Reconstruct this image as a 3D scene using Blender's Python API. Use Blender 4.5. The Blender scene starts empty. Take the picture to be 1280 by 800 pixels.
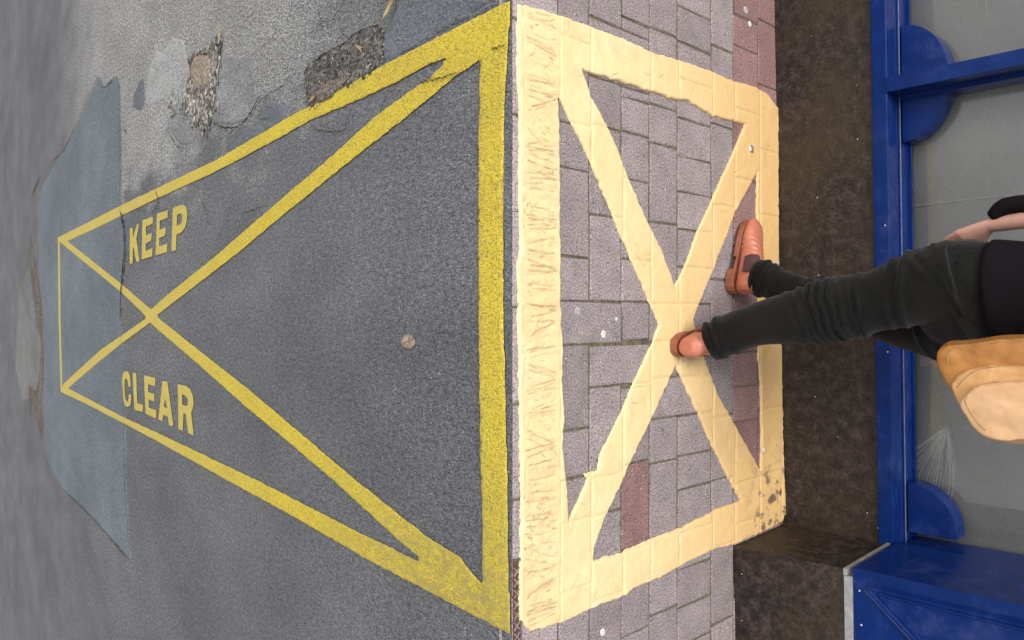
import bpy, bmesh, math, random
import numpy as np
from mathutils import Vector, Matrix, noise as mn
random.seed(7); rng = np.random.default_rng(7)
C = bpy.context.scene.collection
SC = bpy.context.scene

# ------------------------------------------------------------------ camera
F = 1000.0; D = 1.9                       # focal length in photo pixels, distance to the kerb line
def unit(v): v = np.array(v, float); return v/np.linalg.norm(v)
aR = unit([1037, 0, F]); nR = np.array([aR[2], 0, -aR[0]])
aL = unit([-740, 0, F]); nL = np.array([-aL[2], 0, aL[0]])
OR = np.array([0, 0, D])
def w(p): q = np.asarray(p)-OR; return np.array([q@aR, -q[1], q@nR])
def wd(v): return np.array([v@aR, -v[1], v@nR])
CAM = w(np.zeros(3))
def hit(px, py, p0, n):
    r = wd(np.array([(px-640)/F, (py-400)/F, 1.0]))
    return CAM + r*(((np.asarray(p0)-CAM)@n)/(r@n))
def P(px, py, h=0.0): return hit(px, py, np.array([0, 0, h]), np.array([0, 0, 1.0]))
def V(px, py, X): return hit(px, py, np.array([X, 0, 0]), np.array([1.0, 0, 0]))
def proj(W):
    q = OR + aR*W[0] + nR*W[2] + np.array([0, -W[1], 0]); return 640+F*q[0]/q[2], 400+F*q[1]/q[2]
cd = bpy.data.cameras.new('camera'); cam = bpy.data.objects.new('camera', cd); C.objects.link(cam)
cd.sensor_width = 36; cd.lens = 36*F/1280; cd.clip_start = 0.02; cd.clip_end = 500
r_, u_, b_ = wd(np.array([1., 0, 0])), np.array([0, 1., 0]), -wd(np.array([0, 0, 1.]))
cam.matrix_world = Matrix(((r_[0], u_[0], b_[0], CAM[0]), (r_[1], u_[1], b_[1], CAM[1]), (r_[2], u_[2], b_[2], CAM[2]), (0, 0, 0, 1)))
SC.camera = cam

# ------------------------------------------------------------------ light
world = bpy.data.worlds.new('World'); SC.world = world; world.use_nodes = True
nt = world.node_tree; nt.nodes.clear()
SUN_EL, SUN_ROT = math.radians(52), math.radians(-60)
tc = nt.nodes.new('ShaderNodeTexCoord'); mp = nt.nodes.new('ShaderNodeMapping'); mp.vector_type = 'POINT'
mp.inputs['Rotation'].default_value = (0, math.radians(22), 0)
sky = nt.nodes.new('ShaderNodeTexSky'); sky.sky_type = 'NISHITA'; sky.sun_disc = False
sky.sun_elevation = SUN_EL; sky.sun_rotation = SUN_ROT; sky.dust_density = 3; sky.air_density = 1.0
hs = nt.nodes.new('ShaderNodeHueSaturation'); hs.inputs['Saturation'].default_value = 0.22
bg = nt.nodes.new('ShaderNodeBackground'); bg.inputs['Strength'].default_value = 0.14
wo = nt.nodes.new('ShaderNodeOutputWorld')
nt.links.new(tc.outputs['Generated'], mp.inputs[0]); nt.links.new(mp.outputs[0], sky.inputs[0])
nt.links.new(sky.outputs[0], hs.inputs['Color']); nt.links.new(hs.outputs[0], bg.inputs[0]); nt.links.new(bg.outputs[0], wo.inputs[0])
sd = bpy.data.lights.new('sun', 'SUN'); sun = bpy.data.objects.new('sun', sd); C.objects.link(sun)
sd.energy = 1.8; sd.angle = math.radians(24); sd.color = (1, 0.965, 0.92)
sun.rotation_euler = Vector((0.34, -0.20, -0.92)).to_track_quat('-Z', 'Y').to_euler()
SC.view_settings.view_transform = 'Standard'; SC.view_settings.look = 'None'
SC.view_settings.gamma = 1.0; SC.view_settings.exposure = 0.5

# ------------------------------------------------------------------ helpers
def tag(o, label=None, cat=None, group=None, kind=None):
    if label: o['label'] = label
    if cat: o['category'] = cat
    if group: o['group'] = group
    if kind: o['kind'] = kind
    return o
def empty(name, loc, rz=0.0, **k):
    o = bpy.data.objects.new(name, None); C.objects.link(o); o.location = loc; o.rotation_euler = (0, 0, rz); o.empty_display_size = .05
    return tag(o, **k)
def obj(name, verts, faces, mat, parent=None, smooth=False, matrix=None, **k):
    me = bpy.data.meshes.new(name); me.from_pydata([tuple(map(float, v)) for v in verts], [], [tuple(map(int, f)) for f in faces]); me.update()
    return link(name, me, mat, parent, smooth, matrix, **k)
def link(name, me, mat, parent=None, smooth=False, matrix=None, **k):
    o = bpy.data.objects.new(name, me); C.objects.link(o)
    for m in (mat if isinstance(mat, (list, tuple)) else [mat]): me.materials.append(m)
    if smooth: me.polygons.foreach_set('use_smooth', [True]*len(me.polygons))
    if parent: o.parent = parent
    if matrix is not None: o.matrix_world = matrix
    return tag(o, **k)
class MB:
    def __init__(s): s.v = []; s.f = []
    def box(s, x0, x1, y0, y1, z0, z1):
        n = len(s.v); s.v += [(x, y, z) for z in (z0, z1) for y in (y0, y1) for x in (x0, x1)]
        s.f += [(n, n+2, n+3, n+1), (n+4, n+5, n+7, n+6), (n, n+1, n+5, n+4), (n+2, n+6, n+7, n+3), (n, n+4, n+6, n+2), (n+1, n+3, n+7, n+5)]; return s
    def prism(s, poly, fn0, fn1):           # poly 2D -> two rings through fn0, fn1
        n = len(s.v); m = len(poly); s.v += [fn0(p) for p in poly] + [fn1(p) for p in poly]
        s.f += [tuple(range(n, n+m)), tuple(range(n+2*m-1, n+m-1, -1))]
        s.f += [(n+i, n+m+i, n+m+(i+1) % m, n+(i+1) % m) for i in range(m)]; return s
    def build(s, name, mat, parent=None, bevel=0, smooth=False, **k):
        o = obj(name, s.v, s.f, mat, parent, **k)
        bm = bmesh.new(); bm.from_mesh(o.data); bmesh.ops.recalc_face_normals(bm, faces=bm.faces); bm.to_mesh(o.data); bm.free()
        if bevel:
            b = o.modifiers.new('bevel', 'BEVEL'); b.width = bevel; b.segments = 2; b.limit_method = 'ANGLE'
        if smooth: o.data.polygons.foreach_set('use_smooth', [True]*len(o.data.polygons))
        return o
def loft(rings, closed=True):
    v = []; f = []
    m = len(rings[0])
    for r in rings: v += [tuple(p) for p in r]
    for i in range(len(rings)-1):
        for j in range(m): a = i*m+j; b = i*m+(j+1) % m; f.append((a, b, b+m, a+m))
    if closed: f.append(tuple(range(m-1, -1, -1))); f.append(tuple(range(len(v)-m, len(v))))
    return v, f
def spline(pts, n):
    pts = np.array(pts, float); t = np.linspace(0, len(pts)-1, n); out = []
    for s in t:
        i = min(int(s), len(pts)-2); u = s-i
        p0, p1, p2, p3 = pts[max(i-1, 0)], pts[i], pts[i+1], pts[min(i+2, len(pts)-1)]
        out.append(.5*((2*p1)+(-p0+p2)*u+(2*p0-5*p1+4*p2-p3)*u*u+(-p0+3*p1-3*p2+p3)*u**3))
    return np.array(out)
def tube(path, rad, m=20, side=(1, 0, 0)):  # path Nx3, rad Nx2 (along side, across)
    path = np.array(path); rings = []
    for i, p in enumerate(path):
        t = unit(path[min(i+1, len(path)-1)]-path[max(i-1, 0)])
        a = unit(np.array(side)-t*(np.array(side)@t)); b = np.cross(t, a)
        rings.append([p+a*rad[i][0]*math.cos(q)+b*rad[i][1]*math.sin(q) for q in np.linspace(0, 2*math.pi, m, endpoint=False)])
    return loft(rings)
def join(parts):
    v = []; f = []
    for pv, pf in parts: n = len(v); v += list(pv); f += [tuple(i+n for i in q) for q in pf]
    return v, f
def baked(verts, faces, voxel, smooth_it=6):  # union of closed shapes as ONE continuous surface
    me = bpy.data.meshes.new('tmp'); me.from_pydata([tuple(map(float, p)) for p in verts], [], faces)
    o = bpy.data.objects.new('tmp', me); C.objects.link(o)
    bm = bmesh.new(); bm.from_mesh(me); bmesh.ops.recalc_face_normals(bm, faces=bm.faces); bm.to_mesh(me); bm.free()
    r = o.modifiers.new('r', 'REMESH'); r.mode = 'VOXEL'; r.voxel_size = voxel
    s = o.modifiers.new('s', 'SMOOTH'); s.factor = .5; s.iterations = smooth_it
    bpy.context.view_layer.update()
    out = bpy.data.meshes.new_from_object(o.evaluated_get(bpy.context.evaluated_depsgraph_get()))
    bpy.data.objects.remove(o); return out

def h2(ix, iy, s):
    n = (ix.astype(np.int64)*374761393 + iy.astype(np.int64)*668265263 + s*1274126177) & 0xffffffff
    n = ((n ^ (n >> 13))*1274126177) & 0xffffffff
    return ((n ^ (n >> 16)) & 0xffff)/65535.0
def vn(x, y, s=0):
    ix, iy = np.floor(x), np.floor(y); fx, fy = x-ix, y-iy; fx = fx*fx*(3-2*fx); fy = fy*fy*(3-2*fy)
    return (h2(ix, iy, s)*(1-fx)+h2(ix+1, iy, s)*fx)*(1-fy)+(h2(ix, iy+1, s)*(1-fx)+h2(ix+1, iy+1, s)*fx)*fy
def fbm(x, y, s=0, o=4):
    r = 0; a = .5
    for i in range(o): r = r+a*(vn(x, y, s+i)-.5); x = x*2.03+3.1; y = y*2.03+7.7; a *= .55
    return r
def sdf(poly, X, Y):                        # positive inside
    p = np.array(poly); q = np.roll(p, -1, 0); d = np.full(X.shape, 1e9); ins = np.zeros(X.shape, bool)
    for (x0, y0), (x1, y1) in zip(p, q):
        ex, ey = x1-x0, y1-y0; L = ex*ex+ey*ey+1e-12
        t = np.clip(((X-x0)*ex+(Y-y0)*ey)/L, 0, 1); d = np.minimum(d, np.hypot(X-x0-t*ex, Y-y0-t*ey))
        if y0 != y1: ins ^= ((y0 > Y) != (y1 > Y)) & (X < (x1-x0)*(Y-y0)/(y1-y0)+x0)
    return np.where(ins, d, -d)
def sheet(polys, holes, cx, cy, h, z0=0.0, edge=.006, jag=.002, jf=40, seed=1, hf=None, cut=None):
    allp = np.array([p for q in polys for p in q]); lo = allp.min(0)-.02; hi = allp.max(0)+.02
    xs = np.arange(lo[0], hi[0], cx); ys = np.arange(lo[1], hi[1], cy); X, Y = np.meshgrid(xs, ys, indexing='ij')
    d = np.full(X.shape, -1e9)
    for q in polys: d = np.maximum(d, sdf(q, X, Y))
    for q in holes: d = np.minimum(d, -sdf(q, X, Y))
    d = d+2*jag*fbm(X*jf, Y*jf, seed)
    if cut is not None: d = np.minimum(d, cut(X, Y))
    gx, gy = np.gradient(d, cx, cy); g = np.maximum(np.hypot(gx, gy), .3)
    out = d < 0; k = np.clip(-d/g**2, 0, 1.5*max(cx, cy))
    XX = np.where(out, X+gx*k, X); YY = np.where(out, Y+gy*k, Y)
    e = np.clip(d/edge, 0, 1); Z = z0+h*np.sqrt(e*(2-e))
    if hf is not None: Z = Z+hf(X, Y, d)*e
    pos = d > 0; cell = pos[:-1, :-1] | pos[1:, :-1] | pos[:-1, 1:] | pos[1:, 1:]
    idx = np.full(X.shape, -1); use = np.zeros(X.shape, bool)
    for a in (0, 1):
        for b in (0, 1): use[a:X.shape[0]-1+a, b:X.shape[1]-1+b] |= cell
    idx[use] = np.arange(use.sum()); i, j = np.nonzero(cell)
    f = np.stack([idx[i, j], idx[i+1, j], idx[i+1, j+1], idx[i, j+1]], 1)
    return np.stack([XX[use], YY[use], Z[use]], 1), f, (X[use], Y[use], d[use])

# ------------------------------------------------------------------ materials
def new_mat(name):
    m = bpy.data.materials.new(name); m.use_nodes = True; n = m.node_tree
    return m, n, n.nodes['Principled BSDF']
def N(n, t, **k):
    x = n.nodes.new('ShaderNode'+t)
    for a, b in k.items(): setattr(x, a, b)
    return x
def coords(n, scale=(1, 1, 1), kind='Object'):
    t = N(n, 'TexCoord'); m = N(n, 'Mapping'); m.inputs['Scale'].default_value = scale; n.links.new(t.outputs[kind], m.inputs[0]); return m.outputs[0]
def tnoise(n, vec, sc, det=3, rough=.55, dist=0):
    x = N(n, 'TexNoise'); x.inputs['Scale'].default_value = sc; x.inputs['Detail'].default_value = det; x.inputs['Roughness'].default_value = rough
    x.inputs['Distortion'].default_value = dist; n.links.new(vec, x.inputs['Vector']); return x.outputs['Fac']
def ramp(n, fac, stops):
    r = N(n, 'ValToRGB'); e = r.color_ramp.elements
    while len(e) < len(stops): e.new(.5)
    for q, (p, c) in zip(e, stops): q.position = p; q.color = (*c, 1) if len(c) == 3 else c
    n.links.new(fac, r.inputs[0]); return r.outputs[0]
def g(v): return (v, v, v)
def mix(n, fac, a, b, mode='MIX'):
    x = N(n, 'MixRGB', blend_type=mode)
    for i, s in ((0, fac), (1, a), (2, b)):
        if hasattr(s, 'links'): n.links.new(s, x.inputs[i])
        else: x.inputs[i].default_value = s if i == 0 else (*s, 1)
    return x.outputs[0]
def mth(n, op, a, b=0.0, clamp=False):
    x = N(n, 'Math', operation=op); x.use_clamp = clamp
    for i, s in ((0, a), (1, b)):
        if hasattr(s, 'links'): n.links.new(s, x.inputs[i])
        else: x.inputs[i].default_value = s
    return x.outputs[0]
def bump(n, bsdf, h, dist, strength=1.0, prev=None):
    b = N(n, 'Bump'); b.inputs['Distance'].default_value = dist; b.inputs['Strength'].default_value = strength
    n.links.new(h, b.inputs['Height'])
    if prev is not None: n.links.new(prev, b.inputs['Normal'])
    n.links.new(b.outputs[0], bsdf.inputs['Normal']); return b.outputs[0]
def sstep(n, v, a, b):
    x = N(n, 'MapRange', interpolation_type='SMOOTHSTEP'); n.links.new(v, x.inputs[0]); x.inputs[1].default_value = a; x.inputs[2].default_value = b; return x.outputs[0]

AS = (.5, 1, 1)                              # aggregate dragged out along the road
def asphalt(name, base, contrast=1.0, light=None, blotch=.25, coarse=1.0, regional=False, specks=1.0):
    m, n, b = new_mat(name); v = coords(n, AS)
    fine = tnoise(n, v, 210/coarse, 2, .8); mid = tnoise(n, v, 70/coarse, 3, .7); big = tnoise(n, v, 3.2, 5, .6); huge = tnoise(n, v, .9, 3, .5)
    c = ramp(n, fine, [(.34, tuple(x*(1-.72*contrast) for x in base)), (.5, base), (.66, tuple(min(1, x*(1+.85*contrast)) for x in base))])
    c = mix(n, 1.0, c, ramp(n, mid, [(.36, g(1-.34*contrast)), (.5, g(1)), (.64, g(1+.30*contrast))]), 'MULTIPLY')
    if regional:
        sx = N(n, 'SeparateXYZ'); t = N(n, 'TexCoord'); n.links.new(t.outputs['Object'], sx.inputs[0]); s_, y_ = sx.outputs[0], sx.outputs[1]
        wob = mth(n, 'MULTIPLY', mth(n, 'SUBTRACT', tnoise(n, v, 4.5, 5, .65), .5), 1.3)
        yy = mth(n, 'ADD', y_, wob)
        pale_zone = mth(n, 'MULTIPLY', sstep(n, yy, -.62, -1.05), mth(n, 'SUBTRACT', 1, sstep(n, mth(n, 'ADD', s_, wob), 5.2, 8.5)))  # mask for the paler, coarser worn asphalt beside the box
        pale_zone = mth(n, 'MULTIPLY', pale_zone, sstep(n, mth(n, 'ADD', s_, wob), .35, 1.5))
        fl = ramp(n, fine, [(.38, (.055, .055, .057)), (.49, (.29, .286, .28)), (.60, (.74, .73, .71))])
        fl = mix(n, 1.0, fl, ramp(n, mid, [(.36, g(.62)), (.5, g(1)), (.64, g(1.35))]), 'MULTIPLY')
        c = mix(n, pale_zone, c, fl)
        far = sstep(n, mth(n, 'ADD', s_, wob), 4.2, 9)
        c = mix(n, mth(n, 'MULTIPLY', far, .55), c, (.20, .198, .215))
        # smoother, darker tar showing in the box
    sxf = N(n, 'SeparateXYZ'); tf = N(n, 'TexCoord'); n.links.new(tf.outputs['Object'], sxf.inputs[0])
    farn = tnoise(n, coords(n, (.38, 1, 1)), 62, 3, .85); fc_ = mix(n, 1.0, c, ramp(n, farn, [(.34, g(.52)), (.5, g(1)), (.66, g(1.5))]), 'MULTIPLY')
    c = mix(n, mth(n, 'MULTIPLY', sstep(n, sxf.outputs[0], .8, 4.0), min(1, contrast)), c, fc_)
    c = mix(n, mth(n, 'MULTIPLY', big, 1.0), c, ramp(n, big, [(.3, g(1-blotch)), (.7, g(1+blotch*.8))]), 'MULTIPLY') if False else mix(n, 1.0, c, ramp(n, big, [(.3, g(1-blotch)), (.7, g(1.03))]), 'MULTIPLY')
    c = mix(n, 1.0, c, ramp(n, huge, [(.35, (.80, .80, .80)), (.65, (1.04, 1.035, 1.02))]), 'MULTIPLY')
    vo = N(n, 'TexVoronoi'); vo.inputs['Scale'].default_value = 150; n.links.new(v, vo.inputs['Vector'])
    sel = N(n, 'SeparateColor'); n.links.new(vo.outputs['Color'], sel.inputs[0])
    white = mth(n, 'MULTIPLY', mth(n, 'GREATER_THAN', sel.outputs[0], 1-.02*specks), mth(n, 'LESS_THAN', vo.outputs['Distance'], .25))
    c = mix(n, mth(n, 'MULTIPLY', white, .75), c, (.55, .54, .52))
    dark = mth(n, 'MULTIPLY', mth(n, 'GREATER_THAN', sel.outputs[1], .93), mth(n, 'LESS_THAN', vo.outputs['Distance'], .3))
    c = mix(n, mth(n, 'MULTIPLY', dark, .7), c, (.025, .025, .028))
    n.links.new(c, b.inputs['Base Color']); b.inputs['Roughness'].default_value = .88
    p = bump(n, b, mid, .010, 1.0); bump(n, b, fine, .005, 1.0, p)
    return m
M = {}
M['road'] = asphalt('worn asphalt', (.180, .185, .195), .85, regional=True)
M['patch_blue'] = asphalt('blue grey patch', (.195, .225, .25), .5, blotch=.18, specks=.3)
M['patch_pale'] = asphalt('pale cement patch', (.43, .43, .425), .55, blotch=.2)
M['patch_mid'] = asphalt('mid grey patch', (.34, .34, .342), .6, blotch=.45)
M['patch_slate'] = asphalt('slate patch', (.18, .195, .215), .55, blotch=.2)
M['concrete'] = asphalt('kerb concrete', (.26, .26, .255), .5, blotch=.3)
M['dirt'] = asphalt('brown dirt', (.20, .165, .14), .9, blotch=.5, coarse=1.8, specks=6)
M['dirt_dark'] = asphalt('dark grit', (.12, .108, .098), 1.1, blotch=.5, coarse=2.4, specks=9)
M['sand'] = asphalt('dry sand dirt', (.42, .34, .25), .6, blotch=.3)
def simple(name, col, rough=.6, sc=60, var=.25, bd=.001, metal=0, spec=.5, det=4):
    m, n, b = new_mat(name); v = coords(n); t = tnoise(n, v, sc, det, .6)
    c = ramp(n, t, [(.3, tuple(x*(1-var) for x in col)), (.7, tuple(min(1, x*(1+var)) for x in col))])
    n.links.new(c, b.inputs['Base Color']); b.inputs['Roughness'].default_value = rough; b.inputs['Metallic'].default_value = metal
    b.inputs['Specular IOR Level'].default_value = spec
    if bd: bump(n, b, t, bd, .7)
    return m
M['crack'] = simple('crack fill', (.028, .026, .024), .95, 120, .6, .002, spec=.1)
def stone_mat():
    m, n, b = new_mat('loose stone'); gm = N(n, 'NewGeometry')
    c = ramp(n, gm.outputs['Random Per Island'], [(0, (.06, .055, .05)), (.35, (.17, .155, .14)), (.7, (.32, .30, .275)), (.98, (.50, .47, .42)), (1, (.3, .13, .09))])
    n.links.new(c, b.inputs['Base Color']); b.inputs['Roughness'].default_value = .9; return m
M['stone'] = stone_mat()
def paint_yellow(name='yellow road paint', faded=False):
    m, n, b = new_mat(name); v = coords(n, AS)
    fine = tnoise(n, v, 240, 2, .7); mid = tnoise(n, v, 60, 4, .7); big = tnoise(n, v, 5, 4, .6)
    c = ramp(n, big, [(.3, (.66, .50, .062)), (.7, (.75, .59, .058))])
    c = mix(n, 1.0, c, ramp(n, fine, [(.34, g(.6)), (.5, g(.98)), (.68, g(1.15))]), 'MULTIPLY')
    wear = mth(n, 'ADD', mth(n, 'MULTIPLY', fine, .75), mth(n, 'MULTIPLY', mid, .70))
    c = mix(n, mth(n, 'MULTIPLY', sstep(n, wear, .61, .54), .8), c, (.30, .25, .10))
    sx = N(n, 'SeparateXYZ'); t = N(n, 'TexCoord'); n.links.new(t.outputs['Object'], sx.inputs[0])
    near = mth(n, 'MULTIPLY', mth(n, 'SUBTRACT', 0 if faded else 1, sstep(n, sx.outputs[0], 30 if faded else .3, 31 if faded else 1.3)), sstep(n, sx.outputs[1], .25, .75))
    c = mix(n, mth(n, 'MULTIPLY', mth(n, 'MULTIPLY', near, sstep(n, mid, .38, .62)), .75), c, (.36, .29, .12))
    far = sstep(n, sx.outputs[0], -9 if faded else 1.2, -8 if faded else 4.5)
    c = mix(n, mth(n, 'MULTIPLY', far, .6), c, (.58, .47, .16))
    n.links.new(c, b.inputs['Base Color']); b.inputs['Roughness'].default_value = .8; p = bump(n, b, mid, .006, .7); bump(n, b, fine, .004, .8, p); return m
M['yellow'] = paint_yellow(); M['yellow_worn'] = paint_yellow('faded yellow letter paint', True)
def paint_cream():
    m, n, b = new_mat('cream thermoplastic'); v = coords(n)
    big = tnoise(n, v, 4, 4, .6); mid = tnoise(n, v, 45, 4, .65); fine = tnoise(n, v, 190, 3, .7)
    c = ramp(n, big, [(.3, (.80, .60, .30)), (.7, (.84, .68, .38))])
    sx = N(n, 'SeparateXYZ'); t = N(n, 'TexCoord'); n.links.new(t.outputs['Object'], sx.inputs[0])
    c = mix(n, sstep(n, sx.outputs[0], .25, 1.2), c, (.70, .455, .19))
    c = mix(n, mth(n, 'MULTIPLY', sstep(n, fine, .40, .30), .7), c, (.50, .36, .20))
    c = mix(n, mth(n, 'MULTIPLY', sstep(n, mid, .62, .78), .35), c, (.95, .85, .62))
    at = N(n, 'Attribute'); at.attribute_name = 'dirt'; c = mix(n, at.outputs['Fac'], c, (.36, .21, .105))
    c = mix(n, mth(n, 'MULTIPLY', sstep(n, tnoise(n, v, 17, 5, .7), .50, .66), .45), c, (.74, .50, .26))
    grime = mth(n, 'MULTIPLY', sstep(n, sx.outputs[0], 1.02, 1.2), sstep(n, sx.outputs[1], -.35, -.62))
    c = mix(n, mth(n, 'MULTIPLY', grime, sstep(n, tnoise(n, v, 22, 5, .7), .5, .62)), c, (.14, .10, .08))
    n.links.new(c, b.inputs['Base Color']); b.inputs['Roughness'].default_value = .5; bump(n, b, mid, .003, .5); return m
M['cream'] = paint_cream()
def brick(name, lo, hi):
    m, n, b = new_mat(name); v = coords(n); gm = N(n, 'NewGeometry')
    fine = tnoise(n, v, 210, 2, .75); mid = tnoise(n, v, 12, 5, .65)
    c = ramp(n, gm.outputs['Random Per Island'], [(0, lo), (1, hi)])
    c = mix(n, 1.0, c, ramp(n, fine, [(.34, g(.45)), (.5, g(1)), (.66, g(1.65))]), 'MULTIPLY')
    c = mix(n, 1.0, c, ramp(n, mid, [(.3, g(.8)), (.7, g(1.1))]), 'MULTIPLY')
    for sc_, th, rad, col in ((120, .93, .33, (.06, .05, .05)), (95, .955, .22, (.62, .58, .56)), (150, .95, .3, (.34, .2, .19))):
        vo = N(n, 'TexVoronoi'); vo.inputs['Scale'].default_value = sc_; n.links.new(v, vo.inputs['Vector']); sel = N(n, 'SeparateColor'); n.links.new(vo.outputs['Color'], sel.inputs[0])
        c = mix(n, mth(n, 'MULTIPLY', mth(n, 'MULTIPLY', mth(n, 'GREATER_THAN', sel.outputs[0], th), mth(n, 'LESS_THAN', vo.outputs['Distance'], rad)), .75), c, col)
    st = tnoise(n, v, 5, 5, .7); c = mix(n, mth(n, 'MULTIPLY', sstep(n, st, .56, .7), .3), c, (.17, .15, .10))
    n.links.new(c, b.inputs['Base Color']); b.inputs['Roughness'].default_value = .85; bump(n, b, fine, .003, .8); return m
M['brick_grey'] = brick('grey block', (.250, .208, .208), (.315, .265, .265))
M['brick_red'] = brick('red block', (.24, .135, .13), (.29, .17, .16))
M['kerb_stone'] = brick('kerb block', (.32, .26, .265), (.40, .33, .335))
def joint_mat():
    m, n, b = new_mat('jointing sand and moss'); v = coords(n); t = tnoise(n, v, 9, 5, .7); f = tnoise(n, v, 150, 2)
    c = ramp(n, t, [(.35, (.12, .09, .07)), (.52, (.17, .14, .105)), (.62, (.13, .13, .055)), (.75, (.12, .15, .04))])
    c = mix(n, 1.0, c, ramp(n, f, [(.3, g(.4)), (.7, g(1.3))]), 'MULTIPLY')
    n.links.new(c, b.inputs['Base Color']); b.inputs['Roughness'].default_value = .95; bump(n, b, f, .003); return m
M['joint'] = joint_mat()
def granite():
    m, n, b = new_mat('dark polished stone'); v = coords(n)
    a = tnoise(n, v, 3.0, 6, .65); f = tnoise(n, v, 120, 4, .7); k = tnoise(n, v, 28, 6, .75)
    c = ramp(n, k, [(.36, (.013, .010, .0092)), (.5, (.030, .0222, .0196)), (.64, (.060, .045, .040))])
    c = mix(n, mth(n, 'MULTIPLY', sstep(n, a, .42, .68), .6), c, (.046, .033, .013))
    c = mix(n, 1.0, c, ramp(n, f, [(.3, g(.55)), (.7, g(1.5))]), 'MULTIPLY')
    vo = N(n, 'TexVoronoi'); vo.inputs['Scale'].default_value = 46; n.links.new(v, vo.inputs['Vector'])
    sel = N(n, 'SeparateColor'); n.links.new(vo.outputs['Color'], sel.inputs[0])
    wsp = mth(n, 'MULTIPLY', mth(n, 'GREATER_THAN', sel.outputs[0], .965), mth(n, 'LESS_THAN', vo.outputs['Distance'], .1))
    c = mix(n, wsp, c, (.5, .46, .4))
    n.links.new(c, b.inputs['Base Color']); r = ramp(n, k, [(.3, g(.45)), (.7, g(.7))]); n.links.new(r, b.inputs['Roughness']); b.inputs['Specular IOR Level'].default_value = .22
    bump(n, b, k, .0015, .5); return m
M['granite'] = granite()
def gloss_blue():
    m, n, b = new_mat('blue gloss paint'); v = coords(n); k = tnoise(n, v, 14, 5, .7); f = tnoise(n, v, 90, 3)
    c = ramp(n, k, [(.3, (.003, .015, .095)), (.7, (.0045, .024, .135))])
    vo = N(n, 'TexVoronoi'); vo.inputs['Scale'].default_value = 30; n.links.new(v, vo.inputs['Vector'])
    sel = N(n, 'SeparateColor'); n.links.new(vo.outputs['Color'], sel.inputs[0])
    wsp = mth(n, 'MULTIPLY', mth(n, 'GREATER_THAN', sel.outputs[0], .95), mth(n, 'LESS_THAN', vo.outputs['Distance'], .09))
    c = mix(n, wsp, c, (.5, .5, .5)); dust = sstep(n, tnoise(n, v, 7, 6, .75), .52, .75)
    c = mix(n, mth(n, 'MULTIPLY', dust, .10), c, (.2, .2, .22))
    n.links.new(c, b.inputs['Base Color']); b.inputs['Roughness'].default_value = .2; b.inputs['Specular IOR Level'].default_value = .12; bump(n, b, f, .0006, .4); return m
M['blue'] = gloss_blue()
def film_mat():
    m, n, b = new_mat('grey window film'); v = coords(n); k = tnoise(n, v, 3, 4, .5); f = tnoise(n, v, 260, 2)
    c = ramp(n, k, [(.3, (.22, .222, .215)), (.7, (.285, .287, .28))]); c = mix(n, 1.0, c, ramp(n, f, [(.3, g(.85)), (.7, g(1.1))]), 'MULTIPLY')
    n.links.new(c, b.inputs['Base Color']); b.inputs['Roughness'].default_value = .8; bump(n, b, k, .01, .5); return m
M['film'] = film_mat()
def glass_mat():
    m, n, b = new_mat('window glass'); n.nodes.remove(b); out = n.nodes['Material Output']
    t = N(n, 'BsdfTransparent'); t.inputs[0].default_value = (.95, .95, .95, 1); gl = N(n, 'BsdfGlossy'); gl.inputs['Roughness'].default_value = .03
    fr = N(n, 'Fresnel'); fr.inputs[0].default_value = 1.45; mx = N(n, 'MixShader'); n.links.new(fr.outputs[0], mx.inputs[0]); n.links.new(t.outputs[0], mx.inputs[1]); n.links.new(gl.outputs[0], mx.inputs[2]); n.links.new(mx.outputs[0], out.inputs[0]); return m
M['glass'] = glass_mat()
M['trim'] = simple('grey metal trim', (.30, .30, .30), .5, 40, .3, .001, .3)
M['putty_highlight'] = simple('worn bead with highlight', (.16, .18, .26), .5, 60, .4)  # worn putty grey, with the bead's highlight put into the colour
M['seam'] = simple('film seam', (.32, .30, .28), .6, 80)
M['wrinkle'] = simple('crumpled cling film', (.42, .44, .43), .35, 60, .2)
M['paper'] = simple('pink paper', (.36, .26, .25), .7, 30)
M['iron'] = simple('rusty iron', (.13, .065, .05), .7, 90, .5, .002, .3)
M['iron_edge'] = simple('iron frame', (.16, .15, .16), .6, 90, .4, .001, .3)
M['iron_bar'] = simple('worn iron bars', (.36, .27, .25), .6, 90, .3, .001, .3)
M['gum'] = simple('flattened gum', (.62, .60, .56), .7, 90, .15)
M['gum_old'] = simple('old flattened gum', (.38, .35, .345), .8, 90, .2)
M['foil'] = simple('foil', (.75, .72, .70), .25, 90, .3, .003, .8)
M['leaf'] = simple('dead leaf', (.42, .30, .12), .8, 60, .3)
def denim():
    m, n, b = new_mat('charcoal denim'); v = coords(n); f = tnoise(n, v, 420, 2); k = tnoise(n, v, 9, 5, .65)
    c = ramp(n, k, [(.3, (.0048, .0047, .0044)), (.7, (.0105, .0102, .0095))]); c = mix(n, 1.0, c, ramp(n, f, [(.3, g(.7)), (.7, g(1.3))]), 'MULTIPLY')
    n.links.new(c, b.inputs['Base Color']); b.inputs['Roughness'].default_value = .9; b.inputs['Sheen Weight'].default_value = .09; b.inputs['Sheen Roughness'].default_value = .5
    b.inputs['Specular IOR Level'].default_value = .08
    p = bump(n, b, tnoise(n, coords(n, (1, 1, 1)), 38, 5, .6, .6), .004, .6); bump(n, b, f, .0008, .6, p); return m
M['denim'] = denim()
M['black'] = simple('black knit', (.008, .006, .008), .95, 200, .3, .001, spec=.1)
M['skin'] = simple('skin', (.50, .27, .21), .5, 25, .06, .0005)
M['hair'] = simple('brown hair', (.06, .03, .015), .5, 120, .4, .003)
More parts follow.
